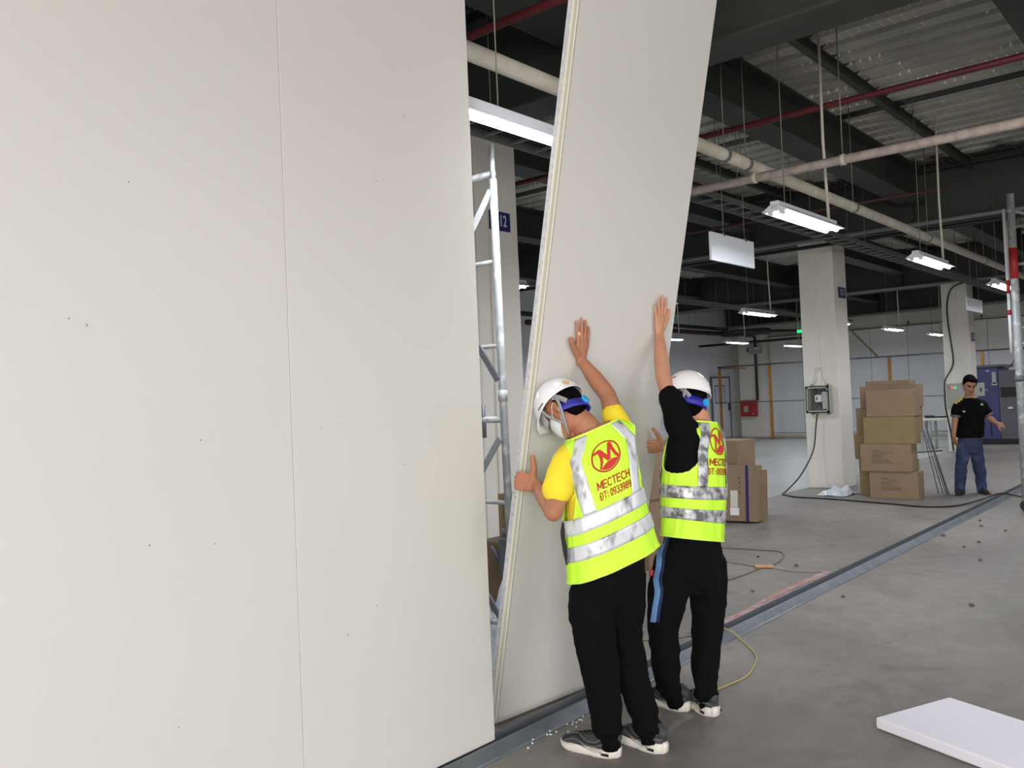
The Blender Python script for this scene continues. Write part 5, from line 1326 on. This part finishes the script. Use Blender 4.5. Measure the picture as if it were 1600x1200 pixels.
def stroke_text(txt, w):
    vs = []; fs = []; x = 0.12; lift = 0.0
    for ch in txt:
        adv, lines = STROKES[ch]
        for ln in lines:
            P = []
            for (p, q) in zip(ln[:-1], ln[1:]):
                n = max(1, int(sqrt((p[0]-q[0])**2+(p[1]-q[1])**2)/0.2))
                P += [(p[0]+(q[0]-p[0])*k/n, p[1]+(q[1]-p[1])*k/n) for k in range(n)]
            P.append(ln[-1])
            for p, q in zip(P[:-1], P[1:]):
                d = V((q[0]-p[0], q[1]-p[1])); L_ = d.length
                if L_ < 1e-6: continue
                d /= L_; nn = V((-d.y, d.x))*w/2; e = d*w*0.35; o = len(vs)
                for (c, sg, ee) in ((p, 1, -e), (p, -1, -e), (q, -1, e), (q, 1, e)): vs.append((x + c[0] + nn.x*sg + ee.x, c[1] + nn.y*sg + ee.y))
                fs.append((o, o+1, o+2, o+3))
        x += adv + 0.14
    return vs, fs

# ---------------------------------------------------------------- worker B (right, black tee)
def build_B():
    base = FLOOR(1075, 1110); base.z = 0
    Fh = CV(-0.72, -0.12, 0.66); Uh = CV(0.15, 0.93, 0.33); hd_c = PX(1072, 629, 4.34)
    Rc = CV(0.66, -0.09, 0.75).normalized()
    def rw(v, px, py, d, a, b, R_=Rc):
        F_ = CV(0.03, 1, 0.05).cross(R_).normalized(); return (v, PX(px, py, d), R_, F_, a, b)
    Rh = CV(0.66, -0.17, 0.75).normalized()
    T = Torso([rw(0, 1082, 841, 4.25, .190, .125, Rh), rw(.15, 1082, 814, 4.25, .184, .130, Rh), rw(.32, 1083, 782, 4.25, .182, .134), rw(.56, 1085, 736, 4.27, .178, .130),
               rw(.74, 1087, 701, 4.29, .178, .120), rw(.86, 1090, 678, 4.30, .162, .100), rw(.93, 1092, 664, 4.31, .118, .082), rw(1.0, 1093, 653, 4.32, .072, .064)], p=0.86, seed=7.0, amp=0.007)
    shL = PX(1064, 668, 4.20); elL = PX(1036, 590, 4.36); wrL = onpanel(1030, 521, 0.022)
    shR = PX(1110, 680, 4.44); elR = PX(1080, 722, 4.66); wrR = PX(1041, 696, 4.70)
    fl = Flesh(); B = head(fl, hd_c, Fh, Uh, 0.93)
    fl.limb([PX(1093, 672, 4.31), PX(1091, 655, 4.32), PX(1086, 640, 4.33)], [0.066, 0.058, 0.056])
    T.solid(fl, 0.05, 0.97, 0.80)
    fl.limb([PX(1080, 680, 4.27), shL, (shL+elL)/2, elL], [0.05, 0.054, 0.044, 0.037])
    fl.limb([elL, elL*0.62+wrL*0.38, wrL], [0.038, 0.038, 0.024])
    fl.limb([PX(1100, 680, 4.38), shR, (shR+elR)/2, elR], [0.05, 0.053, 0.044, 0.038]); fl.limb([elR, elR*0.6+wrR*0.4, wrR], [0.038, 0.036, 0.026])
    dL = (onpanel(1033, 470, 0.01)-onpanel(1030, 518, 0.01)); tL = (onpanel(1050, 500, 0)-onpanel(1030, 500, 0))
    tips, _ = hand(fl, wrL, dL, PN, tL, curls=(0.05, 0.06, 0.05, 0.08), thumb=(0.86, 0.5), spread=0.17, sc=1.04)
    hand(fl, wrR, CV(-0.9, -0.1, 0.1), PN, CV(0.0, 1, 0.1), curls=(0.5, 0.5, 0.55, 0.6), thumb=(0.25, 1.0), spread=0.05, sc=0.95)
    hl, hr = PX(1056, 870, 4.20), PX(1104, 872, 4.33); kl, kr = PX(1038, 975, 4.20), PX(1104, 978, 4.33); al, ar = PX(1046, 1078, 4.27), PX(1104, 1082, 4.27)
    pel = PX(1082, 850, 4.26)
    fl.limb([pel, hl, kl, al], [0.09, 0.072, 0.05, 0.036]); fl.limb([pel, hr, kr, ar], [0.09, 0.072, 0.05, 0.036])
    body = fl.build('person', M['skinB'], 0.0042, 3, org=base)
    tag(body, 'man in black T-shirt and lime vest, right of the two pushing, arm raised high', 'person')
    fs_ = Flesh(); T.solid(fs_, 0.02, 0.945, 0.93)
    fs_.limb([PX(1082, 682, 4.27), shL, PX(1056, 642, 4.25), PX(1047, 620, 4.30)], [0.070, 0.072, 0.064, 0.058])
    fs_.limb([PX(1098, 682, 4.36), PX(1108, 682, 4.42), PX(1098, 700, 4.53)], [0.060, 0.060, 0.058])
    fs_.limb([PX(1072, 675, 4.23), PX(1066, 700, 4.23), PX(1068, 725, 4.24)], [0.07, 0.075, 0.07])
    fs_.build('t_shirt', M['tee_black'], 0.007, 4, parent=body, wrinkle=[(9, 6, 0.0035, 3.0)])
    holes = [(-pi/2, 0.735, 0.92, 0.20), (pi/2, 0.68, 0.66, 0.22)]
    vs, fs = vest_mesh(T, holes, vtop=0.955); vest = shell('vest', vs, fs, M['vest'], body, 0.003)
    for (v0, v1) in ((0.155, 0.265), (0.345, 0.445)):
        a, b = patch(T, lambda s, t: (-pi + 2*pi*s, v0 + (v1-v0)*t), 120, 5, 0.0050); shell('reflective_band', a, b, M['reflect2'], vest, 0.0015)
    for s in (-1, 1):
        for back in (True, False):
            def f(q, t, s=s, back=back):
                v = 0.445 + (0.945-0.445)*t; c, R_, F_, aa, bb = T.row(v)
                x = (0.112 - 0.040*max(0, t-0.55)/0.45)*s + (q-0.5)*0.050
                u_ = math.asin(max(-0.98, min(0.98, math.copysign(abs(x/aa)**(1/T.p), x)))); return (u_ if back else pi-u_, v)
            a, b = patch(T, f, 6, 40, 0.0065); shell('reflective_band', a, b, M['reflect2'], vest, 0.0015)
    for (hu, hv, ru, rv) in holes:
        pts = [T.at(hu + ru*1.03*cos(2*pi*k/60), min(0.955, hv + rv*1.03*sin(2*pi*k/60)), 0.001) for k in range(61)]
        MB().tube(pts, 0.0045, 6).build('armhole_binding', M['vest2'], parent=vest)
    MB().tube([T.at(2*pi*k/80, 0.955, 0.0) for k in range(81)], 0.004, 6).build('collar_binding', M['vest2'], parent=vest)
    MB().tube([T.at(2*pi*k/100, 0.0, 0.0) for k in range(101)], 0.0035, 6).build('hem_binding', M['vest2'], parent=vest)
    prints(T, vest, 0.0, 0.80, -0.075, 0.635, -0.088, 0.565, 0.027, 1.08, 1.6)
    ft = Flesh(); Fp = CV(-.7, 0, .7).normalized()
    ft.rings([(PX(1084, 925, 4.26), Rc, Fp, .140, .110), (PX(1083, 895, 4.26), Rc, Fp, .165, .130), (PX(1082, 865, 4.26), Rc, Fp, .165, .130), (PX(1082, 835, 4.26), Rc, Fp, .150, .118)], 28, 0.9)
    ft.limb([PX(1056, 880, 4.20), PX(1044, 925, 4.19), PX(1038, 978, 4.19), PX(1040, 1030, 4.22), PX(1043, 1058, 4.25), PX(1045, 1073, 4.27)], [0.100, 0.096, 0.075, 0.066, 0.060, 0.054])
    ft.limb([PX(1106, 880, 4.33), PX(1106, 925, 4.33), PX(1105, 978, 4.33), PX(1102, 1030, 4.30), PX(1103, 1062, 4.28), PX(1104, 1082, 4.26)], [0.092, 0.092, 0.074, 0.066, 0.058, 0.055])
    for c0 in ((1045, 1074, 4.27), (1104, 1083, 4.26)):
        c = PX(*c0); pts = [c + CV(0, 0.010*sin(k*2.1), 0) + (CV(1, 0, 0)*cos(k*2*pi/12) + CV(0, 0, 1)*sin(k*2*pi/12))*0.052 for k in range(13)]
        ft.limb(pts, [0.012]*13, n=8, sub=2)
    tr = ft.build('trousers', M['trouser'], 0.007, 4, parent=body, wrinkle=[(7, 7, 0.005, 15.0), (16, 16, 0.003, 2.0)])
    # light blue side stripe with a navy edge, laid over the left trouser leg
    tmesh = tr.data; org = V(tr['_org'])
    from mathutils.bvhtree import BVHTree
    bv = BVHTree.FromPolygons([v.co + org for v in tmesh.vertices], [p.vertices[:] for p in tmesh.polygons])
    line = [(1040, 836), (1036, 850), (1031, 866), (1030, 885), (1026, 905), (1028, 925), (1025, 945), (1021, 972)]
    pl = smoothpath([V((a, b, 0)) for a, b in line], 8)
    for (o0, o1, m_, nm) in ((-4.5, 4.0, 'stripe_blue', 'side_stripe'), (4.0, 9.0, 'stripe_navy', 'side_stripe')):
        vs = []; ok = True
        for q in pl:
            for k in range(4):
                x = q.x + o0 + (o1-o0)*k/3; dr_ = (FW + RT*((x-800)/FPX) + UP*((600-q.y)/FPX)).normalized()
                h = bv.ray_cast(CAM, dr_)
                vs.append((h[0] + h[1]*0.003) if h[0] is not None else (vs[-1] if vs else PX(x, q.y, 4.12)))
        fs = [(i*4+k, i*4+k+1, i*4+k+5, i*4+k+4) for i in range(len(pl)-1) for k in range(3)]
        MB().add(vs, fs, True).build(nm, M[m_], parent=tr, fix=False)
    h = bv.ray_cast(CAM, (FW + RT*((1019-800)/FPX) + UP*((600-895)/FPX)).normalized())
    if h[0] is not None: MB().box(h[0], (0.012, 0.03, 0.03), R=Matrix((CV(0, 0, 1), CV(1, 0, 0), CV(0, 1, 0))).transposed(), bev=0.003).build('red_tag', M['redw'], parent=tr)
    for q0, q1 in (((1046, 1068, 4.27), (1056, 1100, 4.30)), ((1104, 1076, 4.26), (1106, 1106, 4.26))): MB().tube([PX(*q0), PX(*q1)], 0.041, 16).build('sock', M['trouser'], parent=body)
    h1, t1 = FLOOR(1076, 1112), FLOOR(1016, 1094); shoe(body, h1, t1, L=0.28, trim=True)
    h2, t2 = FLOOR(1118, 1121), FLOOR(1068, 1090); shoe(body, h2, t2, L=0.28, trim=True)
    R_, F_, U_ = basis(Fh, Uh)
    fh = Flesh(); fh.blob(B(0, -0.026, 0.022), (R_, F_, U_), (0.074, 0.082, 0.082), 20, 14); fh.blob(B(0, -0.044, -0.028), (R_, F_, U_), (0.062, 0.050, 0.056), 16, 10)
    for s in (-1, 1): fh.limb([B(s*0.072, 0.0, 0.02), B(s*0.074, 0.008, -0.02)], [0.012, 0.007])
    fh.build('hair', M['hair'], 0.006, 2, parent=body)
    helmet(body, B(0, 0.002, 0.040), Fh, Uh, sc=0.95, dz=-0.012, vent=((1056, 589), (1048, 592)))
    return body

# ---------------------------------------------------------------- man C (far right, facing the viewer)
def build_C():
    D = 12.35
    base = FLOOR(1517, 775); base.z = 0
    Fh = CV(-0.10, -0.55, -1.0); Uh = CV(0.05, 1, -0.55); hc = PX(1514.5, 601, D-0.06)
    fl = Flesh(); B = head(fl, hc, Fh, Uh, 1.06)
    Rc = CV(-1, -0.02, 0.08).normalized(); Fc = CV(-0.08, 0, -1).normalized()
    rows = [(PX(1515, 683, D), Rc, Fc, .182, .145), (PX(1516, 675, D), Rc, Fc, .178, .14), (PX(1517, 658, D), Rc, Fc, .178, .125), (PX(1517, 640, D), Rc, Fc, .195, .12), (PX(1517, 629, D), Rc, Fc, .175, .10), (PX(1516, 622, D), Rc, Fc, .105, .08), (PX(1516, 617, D), Rc, Fc, .065, .06)]
    fl.rings(rows, 26, 0.9, 0.85)
    fl.limb([PX(1516, 625, D), PX(1515, 610, D)], [0.064, 0.060])
    A1 = [PX(1500, 633, D), PX(1496, 635, D), PX(1492, 658, D-0.02), PX(1490, 680, D-0.05)]
    fl.limb(A1, [0.05, 0.055, 0.042, 0.03])
    A2 = [PX(1533, 632, D), PX(1538, 635, D), PX(1546, 652, D-0.05), PX(1557, 661, D-0.12)]
    fl.limb(A2, [0.05, 0.055, 0.044, 0.028])
    hand(fl, A1[-1], CV(0.05, -1, 0), CV(-1, 0, -0.2), CV(0.2, 0, -1), curls=(0.6, 0.6, 0.7, 0.7), thumb=(0.9, 0.5), sc=1.0)
    hand(fl, A2[-1], CV(0.85, -0.35, 0.0), CV(0.1, 0.4, -1), CV(0.1, -1, -0.1), curls=(0.4, 0.5, 0.6, 0.6), thumb=(0.6, 0.9), sc=1.0)
    fl.limb([PX(1512, 695, D), PX(1503, 732, D-0.02), PX(1501, 766, D-0.02)], [0.09, 0.05, 0.04]); fl.limb([PX(1520, 695, D), PX(1531, 732, D), PX(1534, 764, D)], [0.09, 0.05, 0.04])
    for a, b in (((1501, 768), (1496, 774)), ((1535, 766), (1547, 771))): fl.limb([PX(*a, D-0.02), PX(*b, D-0.1)], [0.04, 0.03])
    body = fl.build('person', M['skinC'], 0.009, 2, org=base)
    tag(body, 'man in a black T-shirt and blue jeans standing at far right, looking down', 'person')
    fs_ = Flesh(); fs_.rings(rows[:6], 26, 0.9, 1.0)
    fs_.limb([PX(1503, 632, D), PX(1497, 635, D), PX(1494, 646, D-0.01)], [0.064, 0.068, 0.068]); fs_.limb([PX(1531, 631, D), PX(1537, 635, D), PX(1543, 646, D-0.03)], [0.064, 0.068, 0.064])
    ts = fs_.build('t_shirt', M['tee_black'], 0.012, 3, parent=body, wrinkle=[(9, 6, 0.006, 3.0)])
    mark = MB()
    for k in range(3): mark.box(PX(1494+3.8*k, 629-2.6*k, D-0.085+0.01*k), (0.035, 0.035, 0.02), R=M3, bev=0.004)
    mark.build('shoulder_stripes', mat('shoulder_yellow', srgb(190, 178, 40), 0.8), parent=ts)
    for (px, py, m_) in ((1506, 643, 'boxgrey'), (1534, 632, 'boxgrey')): MB().box(PX(px, py, D-0.135), (0.03, 0.028, 0.03), R=M3, bev=0.008).build('chest_badge', M[m_], parent=ts)
    for (q0, q1, r) in ((PX(1493.2, 648.5, D-0.01), PX(1492.8, 651.5, D-0.01), 0.069), (PX(1543.2, 646.5, D-.03), PX(1545, 649.5, D-.035), 0.065)): MB().tube([q0, q1], r, 16).build('sleeve_cuff', M['greymach'], parent=ts)
    fj = Flesh()
    fj.rings([(PX(1515, 708, D), Rc, Fc, .15, .11), (PX(1515, 694, D), Rc, Fc, .162, .125), (PX(1515, 680, D), Rc, Fc, .145, .11)], 26, 0.9)
    fj.limb([PX(1506, 700, D), PX(1502, 730, D-0.02), PX(1500, 755, D-0.02), PX(1500, 767, D-0.02)], [0.092, 0.076, 0.068, 0.066]); fj.limb([PX(1524, 700, D), PX(1530, 730, D), PX(1533, 755, D), PX(1534, 766, D)], [0.092, 0.078, 0.068, 0.068])
    fj.build('jeans', M['jeans'], 0.011, 3, parent=body, wrinkle=[(8, 8, 0.008, 6.0)])
    for a, b in (((1503, 772), (1492, 780)), ((1530, 768), (1553, 775))):
        f1 = Flesh(); p0 = FLOOR(*a); p1 = FLOOR(*b); d = (p1-p0).normalized(); p0 = PX(1501 if a[0] < 1510 else 1534, 770, D); p0.z = 0.045; p1 = p0 + d*0.19; p1.z = 0.036
        f1.limb([p0, (p0+p1)/2 + V((0, 0, .004)), p1], [0.046, 0.046, 0.036]); s_ = f1.build('shoe', M['shoe_b'], 0.010, 2, parent=body)
        MB().box((p0+p1)/2 + V((0, 0, -0.03)), (0.27, 0.10, 0.014), rz=atan2(d.y, d.x), bev=0.006).build('sole', M['black'], parent=s_)
    R_, F_, U_ = basis(Fh, Uh)
    fh = Flesh(); fh.blob(B(0, -0.022, 0.046), (R_, F_, U_), (0.086, 0.098, 0.088), 20, 14); fh.blob(B(0, 0.05, 0.096), (R_, F_, U_), (0.068, 0.04, 0.030), 16, 10); fh.blob(B(0, -0.05, -0.01), (R_, F_, U_), (0.078, 0.06, 0.07), 16, 10)
    for s in (-1, 1): fh.limb([B(s*0.078, 0.01, 0.04), B(s*0.08, 0.01, -0.005)], [0.014, 0.008])
    fh.build('hair', M['hair'], 0.008, 1, parent=body, wrinkle=[(60, 60, 0.003, 3.0)])
    for s in (-1, 1):
        e = MB(); fl2 = Flesh(); fl2.blob(B(s*0.030, 0.077, 0.004), (R_, F_, U_), (0.013, 0.010, 0.007), 10, 8)
        fl2.mb.build('eye', M['hair'], parent=body)
        MB().tube([B(s*0.014, 0.094, 0.024), B(s*0.032, 0.092, 0.030), B(s*0.052, 0.078, 0.024)], 0.005, 6).build('eyebrow', M['hair'], parent=body)
    MB().tube([B(-0.020, 0.087, -0.064), B(0, 0.096, -0.063), B(0.020, 0.087, -0.064)], 0.0035, 6).build('lips', mat('lips', srgb(120, 74, 66), 0.6), parent=body)
    return body
build_A(); build_B(); build_C()
